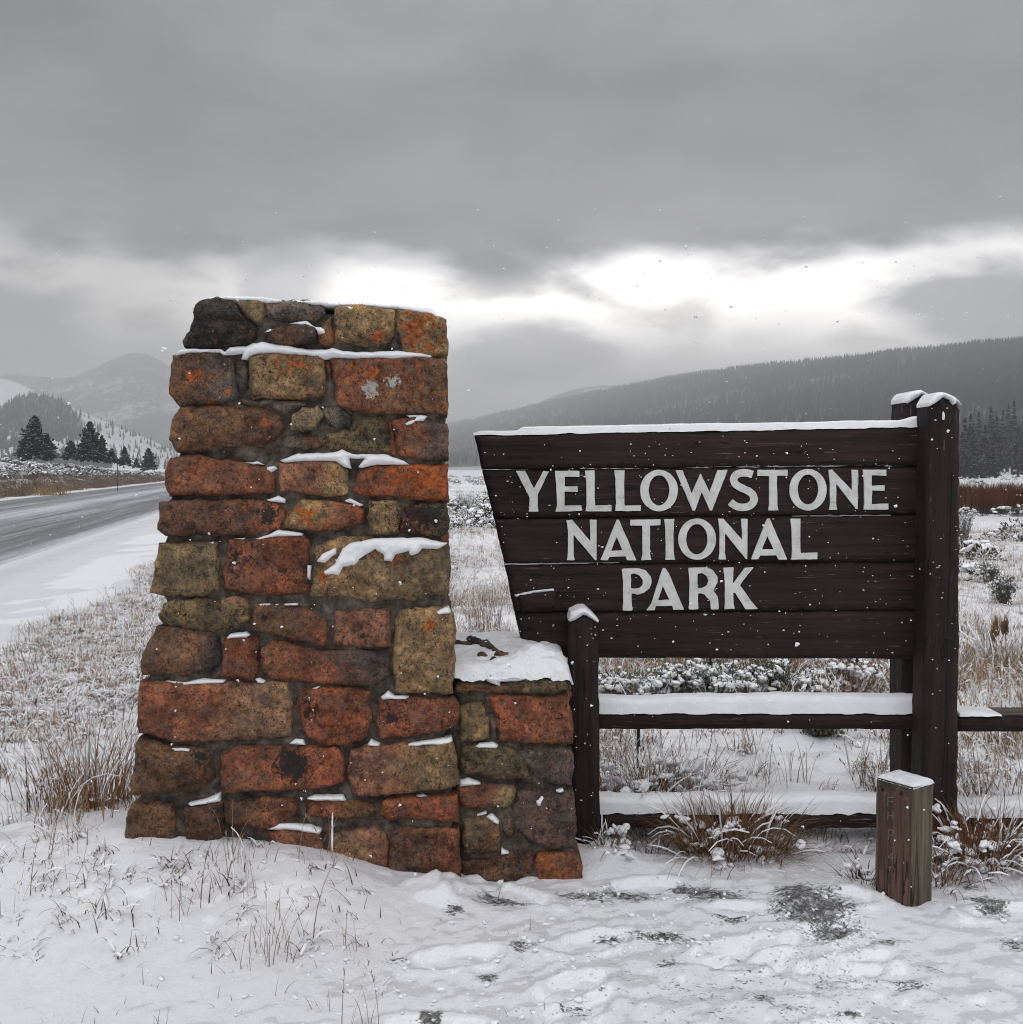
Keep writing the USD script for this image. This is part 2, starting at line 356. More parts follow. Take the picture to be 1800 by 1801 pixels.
# ---------------------------------------------------------------- hills
def ridge(name, mat, crest, near=0.55, back=0.5, nu=160, nv=36, rough=0.06, wood=None, foot=-1.0, seed=0):
    """crest: (px, py, distance) along the skyline; the slope runs from there down towards the viewer. Returns a sampler for trees."""
    c = np.array(crest, float)
    u = np.linspace(c[0, 0], c[-1, 0], nu)
    py, D = np.interp(u, c[:, 0], c[:, 1]), np.interp(u, c[:, 0], c[:, 2])
    k = np.ones(5) / 5
    py = np.convolve(np.pad(py, 2, 'edge'), k, 'valid') + 5.0 * (fbm(np.c_[u * .045, 0 * u, 0 * u + seed], 4, seed) - .5)
    top = np.array([P(a, b, d) for a, b, d in zip(u, py, D)])
    t = np.concatenate([np.linspace(0, 1, nv), 1 + np.linspace(0, 1, 10)[1:]])
    U, T = np.meshgrid(np.arange(nu), t, indexing='ij')
    Yf = np.where(T <= 1, near + (1 - near) * T, 1 + back * (T - 1))       # fraction of the crest's distance
    X, Y = top[U, 0] * Yf, top[U, 1] * Yf
    prof = np.where(T <= 1, sstep(T, -0.05, 1.25) / sstep(1.0, -0.05, 1.25), 1 - sstep(T, 1.0, 2.2))
    q = np.stack([X, Y, 0 * X], -1) / np.mean(D)
    bumps = (fbm(q * 9.0, 4, seed + 11) - 0.5) * rough * 2 * (1 - np.abs(T - 1).clip(0, 1) * 0.2) * np.where(np.abs(T - 1) < 0.12, np.abs(T - 1) / 0.12, 1)
    Z = foot + (top[U, 2] - foot) * np.maximum(prof + bumps * sstep(T, 0, 0.25), -0.02)
    v = np.stack([X, Y, Z], -1)
    n2 = len(t); i, j = np.meshgrid(np.arange(nu - 1), np.arange(n2 - 1), indexing='ij'); a = i * n2 + j
    f = np.stack([a, a + n2, a + n2 + 1, a + 1], -1).reshape(-1, 4)
    w = np.full(X.size, 0.5) if wood is None else wood(u[U], T, v).ravel()
    tag(obj(name, (v.reshape(-1, 3), f), mat, None, True, dict(wood=w)), kind='structure')
    def sample(uu, tt):
        ui = np.interp(uu, u, np.arange(nu)); ti = np.interp(tt, t, np.arange(n2))
        a0, b0 = np.floor(ui).astype(int).clip(0, nu - 2), np.floor(ti).astype(int).clip(0, n2 - 2)
        fa, fb = (ui - a0)[:, None], (ti - b0)[:, None]
        return (v[a0, b0] * (1 - fa) * (1 - fb) + v[a0 + 1, b0] * fa * (1 - fb) + v[a0, b0 + 1] * (1 - fa) * fb + v[a0 + 1, b0 + 1] * fa * fb)
    return sample

R1 = [(560, 808, 2500), (680, 775, 2450), (760, 753, 2350), (790, 747, 2280), (850, 735, 2150), (920, 719, 2000), (1000, 701, 1830), (1100, 681, 1640), (1200, 664, 1480), (1300, 652, 1330), (1400, 641, 1200), (1500, 632, 1090), (1550, 628, 1040), (1620, 619, 980), (1700, 613, 900), (1800, 607, 820), (2000, 598, 700), (2400, 600, 560), (3000, 640, 500), (3600, 730, 480), (4400, 812, 480)]
right_ridge = ridge('right_hill', 'wooded_hill', R1, near=0.24, nu=320, wood=lambda u, T, v: 0.15 + 0.75 * sstep(T, 0.02, 0.12), seed=3, rough=0.03)
ridge('distant_right_hill', 'far_hill', [(700, 760, 2300), (860, 735, 2250), (940, 714, 2250), (985, 692, 2250), (1030, 679, 2250), (1060, 675, 2250), (1088, 683, 2250), (1140, 668, 2250), (1200, 655, 2250), (1260, 649, 2250), (1400, 655, 2250), (1600, 670, 2250), (1900, 750, 2250), (2150, 815, 2250)],
      near=0.75, nu=120, seed=8, wood=lambda u, T, v: 0.9 - 0.9 * np.exp(-(((u - 1050) / 30) ** 2 + ((T - 0.93) / 0.035) ** 2)))
ridge('left_peak', 'far_hill', [(-1500, 815, 2150), (-1000, 720, 2150), (-500, 640, 2150), (-200, 650, 2100), (0, 657, 2100), (60, 660, 2100), (120, 668, 2000), (150, 657, 2000), (200, 630, 2000), (225, 621, 2000), (240, 618, 2000), (258, 621, 2000), (275, 629, 2000), (310, 651, 2000), (360, 690, 2000), (420, 735, 2050), (520, 790, 2100), (620, 806, 2150)],
      near=0.60, nu=200, seed=5, rough=0.05, wood=lambda u, T, v: 0.60 + 0 * T)
ridge('left_snowy_hill', 'snowy_hill', [(-1500, 815, 1100), (-1000, 690, 1100), (-500, 610, 1100), (-200, 640, 1100), (0, 664, 1100), (30, 670, 1100), (60, 683, 1100), (90, 705, 1100), (160, 752, 1100), (220, 790, 1100)],
      near=0.7, nu=100, seed=6, wood=lambda u, T, v: 0.06 + 0.2 * sstep(u, 20, 60))
left_wood = ridge('left_wooded_hill', 'snowy_hill', [(-1300, 815, 900), (-900, 780, 900), (-500, 745, 900), (-150, 740, 900), (-20, 728, 900), (0, 722, 900), (12, 710, 900), (40, 698, 900), (65, 695, 900), (88, 697, 900), (110, 707, 900), (150, 728, 910), (200, 747, 920), (250, 768, 930), (302, 790, 940), (360, 812, 960), (440, 824, 980)],
      near=0.62, nu=200, seed=7, rough=0.04, wood=lambda u, T, v: np.clip(0.74 - sstep(u + (T - 1) * 90, 95, 150) * 0.62 - 1.0 * sstep(0.6 - T, 0, 0.25), 0, 1))

# ---------------------------------------------------------------- falling snow's haze
def haze():
    N, L, n = graph()
    v = n('principled_volume', color=(0.93, 0.935, 0.95), density=0.00072, anisotropy=0.25)
    look('snow_haze', N, L, None, v + '.volume')
    b = trimesh.creation.box([8000, 8000, 260]); b.apply_translation([0, 0, 260 / 2 - 9])
    tag(obj('haze', b, 'snow_haze'), 'pale even haze of falling snow over the valley', 'haze', kind='stuff')
haze()

# ---------------------------------------------------------------- stonework
def stone_look():
    N, L, n = graph(); m, ss, mix, noi, att = helpers(n)
    pos = n('geometry') + '.position'
    tint, orange, black, white, moss = att('tint') + '.color', att('orange') + '.fac', att('black') + '.fac', att('white') + '.fac', att('layers') + '.fac'
    big = noi(pos, 11.0, 5.0, 0.6); mid = noi(pos, 46.0, 6.0, 0.75, 0.5); fine = noi(pos, 110.0, 4.0, 0.75)
    col = n('mix_color', blend_type='multiply', fac=1.0, a=tint, b=n('rgb_ramp', fac=big, ramp=[(0.33, (0.34, 0.32, 0.32)), (0.5, (0.80, 0.78, 0.77)), (0.66, (1.45, 1.32, 1.15))]) + '.color', use_clamp=False) + '.result'
    col = n('mix_color', blend_type='multiply', fac=1.0, a=col, b=n('rgb_ramp', fac=mid, ramp=[(0.34, (0.22, 0.21, 0.21)), (0.48, (0.85, 0.85, 0.85)), (0.66, (1.5, 1.45, 1.38))]) + '.color', use_clamp=False) + '.result'
    # grey weathering, pits
    grey = m('multiply', ss(noi(pos, 20.0, 7.0, 0.8, 0.6), 0.50, 0.57), 0.42)
    col = mix(grey, col, (0.145, 0.118, 0.092))
    pits = ss(fine, 0.43, 0.33)
    col = mix(m('multiply', pits, 0.85), col, (0.018, 0.016, 0.015))
    spk = m('multiply', ss(noi(pos, 150.0, 3.0, 0.6), 0.55, 0.61), ss(noi(pos, 17.0, 4.0, 0.7), 0.42, 0.56))
    col = mix(m('multiply', spk, 0.85), col, (0.016, 0.014, 0.013))
    spo = m('multiply', ss(noi(pos, 120.0, 3.0, 0.65, 0.4), 0.58, 0.64), ss(noi(pos, 12.0, 4.0, 0.7), 0.48, 0.60))
    col = mix(m('multiply', spo, 0.8), col, (0.42, 0.115, 0.03))
    # black crust
    bn = m('add', m('add', black, 0.13), m('multiply', m('subtract', noi(pos, 42.0, 6.0, 0.78, 0.5), 0.5), 3.0))
    col = mix(m('multiply', ss(bn, 0.50, 0.66), 0.90), col, (0.016, 0.015, 0.015))
    # orange lichen in rosettes
    vor = n('voronoi_texture', vector=n('vector_math', math_type='add', vector1=pos, vector2=n('vector_math', math_type='scale', vector1=n('noise_texture', vector=pos, scale=30.0, detail=4.0) + '.color', scale=0.05) + '.vector') + '.vector', scale=34.0, detail=2.0) + '.distance'
    on = m('add', m('add', orange, 0.22), m('add', m('multiply', m('subtract', noi(pos, 26.0, 6.0, 0.74, 0.6), 0.5), 3.0), m('multiply', m('subtract', 0.42, vor), 0.5)))
    om = ss(on, 0.50, 0.72)
    ocol = mix(ss(noi(pos, 55.0, 5.0, 0.75), 0.3, 0.7), (0.10, 0.030, 0.016), (0.66, 0.155, 0.026))
    col = mix(m('multiply', om, 0.88), col, ocol)
    # pale lichen and caught snow grains
    wn = m('add', m('add', white, 0.12), m('multiply', m('subtract', noi(pos, 60.0, 6.0, 0.75, 0.5), 0.5), 2.4))
    col = mix(m('multiply', ss(wn, 0.50, 0.60), 0.85), col, (0.50, 0.49, 0.45))
    grains = ss(noi(pos, 85.0, 3.0, 0.6), 0.70, 0.74)
    col = mix(m('multiply', grains, 0.8), col, (0.66, 0.67, 0.69))
    lay = noi(n('mapping', vector=pos, scale=(9.0, 9.0, 70.0)) + '.vector', 1.0, 6.0, 0.7, 0.4)
    h = m('add', m('add', m('multiply', big, 0.016), m('multiply', mid, 0.016)), m('add', m('multiply', fine, 0.0035), m('multiply', m('multiply', lay, moss), 0.03)))
    h = m('subtract', h, m('multiply', pits, 0.003))
    bp = n('bump', height=h, strength=0.9, distance=0.9) + '.normal'
    p = n('principled_bsdf', base_color=col, roughness=0.82, specular_ior_level=0.3, normal=bp)
    look('stone', N, L, p + '.BSDF')
    N, L, n = graph(); m, ss, mix, noi, att = helpers(n)
    pos = n('geometry') + '.position'
    a, f = noi(pos, 18.0, 6.0, 0.7), noi(pos, 120.0, 4.0, 0.7)
    col = n('rgb_ramp', fac=a, ramp=[(0.34, (0.020, 0.016, 0.013)), (0.5, (0.078, 0.064, 0.052)), (0.68, (0.18, 0.152, 0.122))]) + '.color'
    h = m('add', m('multiply', a, 0.02), m('multiply', f, 0.005))
    p = n('principled_bsdf', base_color=col, roughness=0.9, specular_ior_level=0.2, normal=n('bump', height=h, strength=0.9, distance=0.9) + '.normal')
    look('mortar', N, L, p + '.BSDF')
stone_look()

class Plane:
    """a masonry face: origin o, horizontal axis u, upward axis w, outward normal nrm"""
    def __init__(s, o, u, w):
        s.o = np.array(o, float); s.u = np.array(u, float) / np.linalg.norm(u); s.w = np.array(w, float) / np.linalg.norm(w)
        s.n = np.cross(s.u, s.w)
    def uw(s, px, py):                        # the point of the face that a line of sight meets
        d = ray(px, py); e = np.array([0, 0, EYE]) - s.o
        t = -(e @ s.n) / (d @ s.n); q = e + d * t[..., None]
        return np.stack([q @ s.u, q @ s.w], -1)
    def at(s, uw, h):
        return s.o + uw[:, :1] * s.u + uw[:, 1:] * s.w + np.asarray(h)[:, None] * s.n

def slab(plane, poly, bulge=0.012, depth=0.2, rough=0.016, step=0.0074, lift=0.0, soft=0.0055, layers=0.0, seed=0, wob=0.004, rad=0.003, inset=0.006, back=None, tiltu=0.0):
    """a rough block whose outline on the face is POLY; returns vertices, faces"""
    g = np.random.default_rng(seed)
    poly = poly.buffer(rad).buffer(-2 * rad).buffer(rad)
    if poly.geom_type != 'Polygon': poly = max(poly.geoms, key=lambda q: q.area)
    b = np.array(poly.exterior.segmentize(step).coords)[:-1]
    b = b + (np.stack([noise(np.c_[b * 55, 0 * b[:, 0] + seed], 1), noise(np.c_[b * 55, 0 * b[:, 0] + seed], 2)], -1) - 0.5) * 2 * wob \
          + (np.stack([noise(np.c_[b * 16, 0 * b[:, 0] + seed], 3), noise(np.c_[b * 16, 0 * b[:, 0] + seed], 4)], -1) - 0.5) * 2.4 * wob
    poly = Polygon(b)
    if not poly.is_valid:
        poly = poly.buffer(0); poly = poly if poly.geom_type == 'Polygon' else max(poly.geoms, key=lambda q: q.area); b = np.array(poly.exterior.coords)[:-1]
    x0, y0, x1, y1 = poly.bounds
    gx, gy = np.meshgrid(np.arange(x0, x1, step), np.arange(y0, y1, step))
    q = np.c_[gx.ravel(), gy.ravel()] + g.uniform(-.25, .25, (gx.size, 2)) * step
    inner = poly.buffer(-step * 0.55)
    q = q[shapely.contains_xy(inner, q[:, 0], q[:, 1])] if not inner.is_empty else q[:0]
    al = np.vstack([b, q]); nb = len(b)
    tri = Delaunay(al).simplices
    c = al[tri].mean(1); tri = tri[shapely.contains_xy(poly, c[:, 0], c[:, 1])]
    a, bb, cc = al[tri[:, 0]], al[tri[:, 1]], al[tri[:, 2]]
    flip = ((bb - a)[:, 0] * (cc - a)[:, 1] - (bb - a)[:, 1] * (cc - a)[:, 0]) < 0
    tri[flip] = tri[flip][:, ::-1]
    d = shapely.distance(poly.exterior, shapely.points(al))
    p3 = np.c_[al, np.full(len(al), seed * 1.7)]
    rel = (fbm(p3 * 13, 3, seed) - 0.5) * 2.2 * rough + (fbm(p3 * 45, 2, seed + 5) - 0.5) * 0.9 * rough
    if layers:
        st = np.c_[al[:, 0] * 7, al[:, 1] * 38 + 2.0 * fbm(p3 * 8, 2, seed), p3[:, 2]]
        rel = rel + layers * 2.0 * (np.round(fbm(st, 3, seed + 9) * 7) / 7 - 0.5)
    edge = 1 - np.exp(-d / soft)
    h = lift - 0.012 * (1 - edge) + bulge * edge + rel * np.minimum(1, d / 0.012 + 0.15) + tiltu * (al[:, 0] - al[:, 0].mean())
    n = len(al)
    v = plane.at(al, h)
    # the sides run back into the wall
    ring1 = plane.at(al[:nb], h[:nb] - 0.02 - 0.004)
    cen = al[:nb].mean(0)
    sh = al[:nb] + (cen - al[:nb]) * (inset / np.maximum(np.linalg.norm(cen - al[:nb], axis=1), 1e-6))[:, None]
    bk = plane.at(sh, np.full(nb, -depth))
    if back is not None: bk = bk
    v = np.vstack([v, ring1, bk])
    i = np.arange(nb); j = (i + 1) % nb
    f = [tri]
    for A, B in ((0, n), (n, n + nb)):
        A_i, A_j, B_i, B_j = (i + A, j + A, i + B, j + B)
        f += [np.c_[A_i, B_j, A_j], np.c_[A_i, B_i, B_j]]
    e = b[1] - b[0]
    area = 0.5 * np.sum(b[:, 0] * np.roll(b[:, 1], -1) - np.roll(b[:, 0], -1) * b[:, 1])
    f = np.vstack(f)
    if area < 0: f[len(tri):] = f[len(tri):][:, ::-1]
    return v, f

def project(v):
    q = v - np.array([0, 0, EYE])
    y = q[:, 1] * CP - q[:, 2] * SP; z = q[:, 1] * SP + q[:, 2] * CP
    return np.stack([900 + 1800 * q[:, 0] / y, 900.5 - 1800 * z / y], -1)

TINT = dict(red=(0.245, 0.092, 0.050), pink=(0.275, 0.130, 0.082), brick=(0.27, 0.088, 0.044), gold=(0.315, 0.212, 0.105), olive=(0.190, 0.145, 0.080), tan=(0.36, 0.27, 0.165),
            purple=(0.105, 0.074, 0.068), coal=(0.042, 0.040, 0.038), brown=(0.175, 0.094, 0.052), dark=(0.130, 0.068, 0.042), grey=(0.160, 0.140, 0.120), orange=(0.32, 0.110, 0.040), buff=(0.27, 0.165, 0.098))
CROP = {1: (260, 500, 3.2143), 2: (260, 840, 3.2143), 3: (220, 1180, 3.0), 4: (780, 1100, 3.7536)}
def px_of(crop, pts):
    x, y, s = CROP[crop]; p = np.array(pts, float); return np.c_[p[:, 0] / s + x, p[:, 1] / s + y]

# crop, outline, tint, second tint (towards the right end), orange, black, white, options
STONES = [
 (1, [(285,95),(400,80),(470,92),(505,125),(525,165),(600,232),(612,300),(560,342),(400,352),(210,352),(203,322),(250,250),(262,150)], 'coal', None, -.6, .1, -.8, dict(layers=.016, bulge=.012)),
 (1, [(478,88),(600,86),(648,112),(652,170),(640,235),(612,215),(545,160),(512,120)], 'olive', None, -.1, -.1, -.8, {}),
 (1, [(655,104),(740,92),(900,96),(985,116),(995,160),(950,200),(800,206),(700,192),(662,150)], 'grey', None, .05, .12, -.1, dict(soft=.03, bulge=.02)),
 (1, [(660,275),(720,252),(800,222),(900,218),(958,262),(955,320),(900,338),(760,344),(670,332)], 'brown', 'coal', .22, .2, -.5, dict(bulge=.03, rough=.02)),
 (1, [(968,262),(1036,200),(1040,330),(1000,347),(965,320)], 'brown', None, .45, 0, -.6, {}),
 (1, [(1052,135),(1200,116),(1392,138),(1398,200),(1372,330),(1270,347),(1060,322)], 'gold', 'gold', .06, -.35, -.6, {}),
 (1, [(1408,143),(1600,150),(1682,200),(1687,392),(1600,402),(1450,388),(1420,270)], 'olive', 'gold', .42, -.2, -.5, {}),
 (1, [(145,402),(250,388),(410,388),(480,432),(495,560),(505,640),(420,672),(300,668),(190,690),(125,612),(118,560),(135,480)], 'dark', 'grey', .26, .08, -.45, dict(rough=.014)),
 (1, [(570,407),(700,392),(960,402),(985,432),(1000,625),(800,640),(600,642),(575,560)], 'gold', 'gold', .22, .16, -.6, {}),
 (1, [(1030,417),(1300,412),(1500,417),(1672,422),(1690,520),(1690,720),(1400,726),(1200,716),(1090,690),(1060,600),(1045,500)], 'red', 'brown', .28, .06, -.25, {}),
 (1, [(190,692),(350,682),(640,697),(750,742),(765,800),(720,880),(640,920),(400,936),(160,942),(125,880),(133,800),(155,742)], 'brown', 'dark', .10, .10, -.5, dict(soft=.03, bulge=.022)),
 (1, [(815,745),(880,700),(960,700),(985,740),(960,800),(880,830),(820,812)], 'tan', None, -.5, -.1, -.2, dict(lift=.012, rough=.014, wob=.006)),
 (1, [(1150,732),(1340,742),(1362,790),(1378,930),(1300,962),(1150,932),(1000,932),(960,880),(1010,850),(1150,800)], 'olive', 'olive', -.4, .22, -.7, dict(layers=.012, bulge=0, wob=.006)),
 (1, [(1382,762),(1550,747),(1680,800),(1695,880),(1690,985),(1600,990),(1430,970),(1402,850)], 'red', 'purple', .16, .05, -.3, {}),
 (1, [(100,1060),(130,987),(300,977),(520,1007),(700,1052),(720,1100),(715,1175),(500,1188),(300,1190),(130,1184),(95,1130)], 'red', 'red', .12, .10, -.55, {}),
 (1, [(747,1012),(900,1002),(1080,1017),(1130,1062),(1130,1190),(1050,1196),(870,1180),(747,1166)], 'pink', 'gold', .24, -.1, -.5, {}),
 (1, [(1197,1042),(1300,1022),(1690,1017),(1695,1230),(1500,1212),(1250,1190),(1160,1172),(1190,1100)], 'red', 'orange', .52, .02, -.6, {}),
 (2, [(70,150),(250,131),(520,131),(700,131),(780,160),(770,230),(740,300),(520,320),(110,326),(65,290)], 'dark', 'red', .12, .20, -.45, {}),
 (2, [(810,190),(870,121),(1000,131),(1180,151),(1230,190),(1220,250),(1130,272),(980,296),(770,276),(790,220)], 'gold', 'brick', .40, .02, -.6, {}),
 (2, [(1255,140),(1420,136),(1425,190),(1410,320),(1265,322),(1250,230)], 'gold', None, -.1, .26, -.6, {}),
 (2, [(1450,170),(1520,151),(1670,156),(1690,190),(1705,250),(1690,320),(1580,326),(1430,306),(1445,220)], 'red', 'olive', .10, .40, -.5, {}),
 (2, [(60,376),(250,366),(385,371),(390,480),(395,640),(300,666),(20,656),(40,520)], 'olive', 'olive', -.12, -.12, -.6, {}),
 (2, [(460,351),(600,341),(880,326),(905,360),(905,640),(750,660),(560,656),(440,620),(430,530),(455,440)], 'red', 'brick', .06, .26, -.12, {}),
 (2, [(950,381),(1100,336),(1300,346),(1600,346),(1690,381),(1710,480),(1690,660),(1500,690),(1200,690),(915,680),(930,560),(940,460)], 'gold', 'olive', .10, .02, -.6, dict(soft=.028, bulge=.022)),
 (2, [(90,722),(150,692),(430,692),(560,722),(565,800),(480,870),(300,860),(90,832),(68,770)], 'olive', 'olive', -.15, .24, -.5, dict(layers=.008, wob=.005)),
 (2, [(600,722),(750,717),(880,737),(1010,792),(1020,850),(1000,950),(870,920),(700,890),(585,860)], 'brown', 'red', .06, .05, -.28, {}),
 (2, [(1055,762),(1365,747),(1370,950),(1240,966),(1050,950)], 'pink', 'pink', .06, .08, -.38, {}),
 (2, [(1430,742),(1620,737),(1700,752),(1725,800),(1735,1000),(1720,1218),(1400,1216),(1390,1050),(1405,900),(1410,800)], 'gold', 'gold', .10, -.08, -.6, {}),
 (2, [(50,852),(150,852),(360,872),(405,920),(415,1040),(350,1090),(150,1110),(-25,1110),(-38,1040),(0,940)], 'brown', 'coal', -.2, .12, -.4, dict(soft=.026)),
 (2, [(435,907),(620,907),(620,1080),(600,1130),(430,1116)], 'brick', None, .16, -.05, -.55, {}),
 (2, [(650,960),(700,922),(860,950),(1000,982),(1250,992),(1360,1012),(1370,1120),(1280,1176),(1000,1160),(700,1130),(640,1080)], 'red', 'purple', .0, .08, -.4, {}),
 (3, [(90,62),(300,61),(540,61),(860,62),(880,180),(870,350),(600,360),(250,370),(170,350),(75,320),(70,200)], 'red', 'buff', .02, .06, -.42, {}),
 (3, [(920,112),(1000,92),(1200,92),(1300,112),(1305,250),(1260,350),(1180,390),(1050,390),(960,350),(925,240)], 'brick', 'brick', .26, .08, -.5, {}),
 (3, [(1350,152),(1500,137),(1720,152),(1750,180),(1745,290),(1650,330),(1350,356),(1330,270)], 'brick', 'red', .08, .22, -.42, {}),
 (3, [(60,392),(85,352),(250,402),(420,412),(460,462),(465,560),(420,620),(200,640),(45,650),(33,600),(52,480)], 'brown', 'brown', .0, .16, -.5, dict(soft=.028, bulge=.022)),
 (3, [(520,442),(600,402),(800,397),(1130,406),(1155,470),(1150,590),(1000,625),(780,636),(515,640),(510,540)], 'red', 'brick', .02, .08, -.3, {}),
 (3, [(1190,422),(1300,392),(1500,387),(1720,372),(1740,450),(1760,600),(1600,626),(1400,650),(1200,650),(1185,540)], 'pink', 'gold', .06, .05, -.42, {}),
 (3, [(40,722),(150,702),(250,707),(265,760),(275,960),(150,980),(-5,980),(8,790)], 'brown', 'dark', .0, .0, -.6, {}),
 (3, [(315,722),(450,702),(510,692),(520,760),(505,960),(330,960)], 'dark', 'dark', -.2, .18, -.6, {}),
 (3, [(525,702),(700,672),(900,682),(915,740),(905,802),(720,832),(525,800)], 'dark', 'red', .0, .12, -.3, {}),
 (3, [(940,692),(1100,677),(1280,692),(1320,732),(1290,770),(1150,786),(960,762)], 'red', 'brown', .05, .1, -.5, {}),
 (3, [(1360,692),(1500,662),(1750,662),(1760,730),(1755,800),(1600,776),(1400,780),(1355,760)], 'brick', 'brick', .04, .1, -.4, {}),
 (3, [(760,852),(850,832),(1030,857),(1036,1060),(900,1060),(765,1060)], 'red', 'pink', .0, .02, -.5, {}),
 (3, [(1080,872),(1150,842),(1350,832),(1387,872),(1387,1130),(1080,1130)], 'buff', 'pink', -.1, -.1, -.5, {}),
 (3, [(1400,842),(1500,822),(1700,832),(1760,852),(1770,1160),(1600,1170),(1392,1160)], 'dark', 'red', .0, .16, -.5, dict(layers=.004)),
 (1, [(985,690),(1080,700),(1150,760),(1130,800),(1010,800)], 'grey', 'coal', -.1, .2, -.5, dict(lift=-.008, layers=.008, wob=.006)),
 (1, [(775,852),(830,838),(950,850),(1000,922),(900,936),(735,916)], 'grey', 'dark', -.2, .1, -.5, dict(lift=-.010, rough=.02, wob=.006)),
 (1, [(515,652),(600,652),(760,664),(905,657),(870,690),(780,728),(660,690),(520,682)], 'grey', 'grey', -.1, .05, -.5, dict(lift=-.010, rough=.02, wob=.006)),
 (1, [(503,430),(552,412),(560,600),(512,622)], 'grey', None, -.1, .1, -.6, dict(lift=-.010, rough=.02)),
 (1, [(1003,425),(1028,430),(1040,600),(1008,612)], 'brown', None, .1, .05, -.6, dict(lift=-.010)),
 (1, [(1368,775),(1390,810),(1402,965),(1384,950)], 'orange', 'brown', .2, .0, -.6, dict(lift=-.002)),
 (2, [(425,684),(560,682),(567,738),(430,734)], 'buff', None, .2, .05, -.6, dict(lift=.010)),
 (2, [(1075,985),(1250,985),(1350,995),(1340,1006),(1180,998)], 'dark', None, -.2, .1, -.5, dict(lift=-.006)),
]
PATCH = [  # centre, radii in the picture, channel, strength: marks with a shape of their own
 (652, 684, 18, 25, 'white', .85), (690, 672, 20, 16, 'white', .8), (657, 657, 12, 9, 'orange', .7), (738, 668, 10, 26, 'orange', .15), (668, 590, 16, 16, 'orange', .65), (735, 575, 26, 30, 'orange', .45),
 (400, 690, 9, 8, 'orange', .6), (335, 660, 22, 16, 'orange', .35), (470, 745, 18, 12, 'orange', .6), (372, 710, 9, 6, 'orange', .8), (740, 830, 45, 25, 'orange', .3), (540, 905, 18, 12, 'orange', .45),
 (510, 640, 55, 14, 'orange', .30), (565, 1015, 15, 12, 'orange', .75), (700, 985, 12, 18, 'orange', .4), (475, 905, 14, 18, 'black', .6), (745, 905, 30, 17, 'black', .45), (415, 985, 16, 12, 'black', .3), (414, 995, 8, 10, 'white', .4),
 (455, 985, 10, 14, 'white', .3), (757, 1100, 10, 12, 'orange', .8), (735, 1155, 18, 14, 'orange', .35), (515, 1345, 27, 30, 'black', .95), (500, 1330, 30, 12, 'white', .25), (605, 1385, 30, 8, 'white', .25), (350, 1330, 14, 10, 'black', .55),
 (245, 1340, 9, 12, 'black', .5), (545, 1250, 17, 17, 'black', .55), (690, 1262, 14, 10, 'black', .45), (430, 1280, 18, 10, 'white', .35), (640, 1345, 14, 12, 'white', .3), (465, 1285, 12, 10, 'white', .3), (600, 1255, 40, 20, 'orange', .15),
 (466, 1087, 8, 6, 'black', .9), (520, 1122, 26, 14, 'white', .25), (640, 1120, 12, 8, 'black', .4), (640, 975, 22, 14, 'black', .5), (655, 880, 20, 12, 'orange', .2), (690, 740, 20, 10, 'orange', .35), (440, 530, 14, 14, 'orange', .1)]
def paint(v, t1, t2, o, b, w, lay, seed):
    q = project(v); n = len(v)
    c1, c2 = np.array(TINT[t1]), np.array(TINT[t2 or t1])
    k = sstep((q[:, 0] - q[:, 0].min()) / np.ptp(q[:, 0]) + 0.7 * (fbm(v * 9, 3, seed) - 0.5), 0.35, 0.75)[:, None]
    j = np.random.default_rng(seed).uniform(1.05, 1.4)
    a = dict(tint=(c1 * (1 - k) + c2 * k) * j, orange=np.full(n, float(o)), black=np.full(n, float(b)), white=np.full(n, float(w)), layers=np.full(n, min(1.0, lay * 80)))
    for x, y, rx, ry, ch, s in PATCH:
        e = np.exp(-(((q[:, 0] - x) / rx) ** 2 + ((q[:, 1] - y) / ry) ** 2) ** 1.5)
        a[ch] = a[ch] + s * e
    return a
def lay_stone(plane, poly, parent, t1, t2, o, b, w, opt, seed):
    v, f = slab(plane, poly, seed=seed, **opt)
    return obj('stone', (v, f), 'stone', parent, 40 if False else True, paint(v, t1, t2, o, b, w, opt.get('layers', 0), seed))

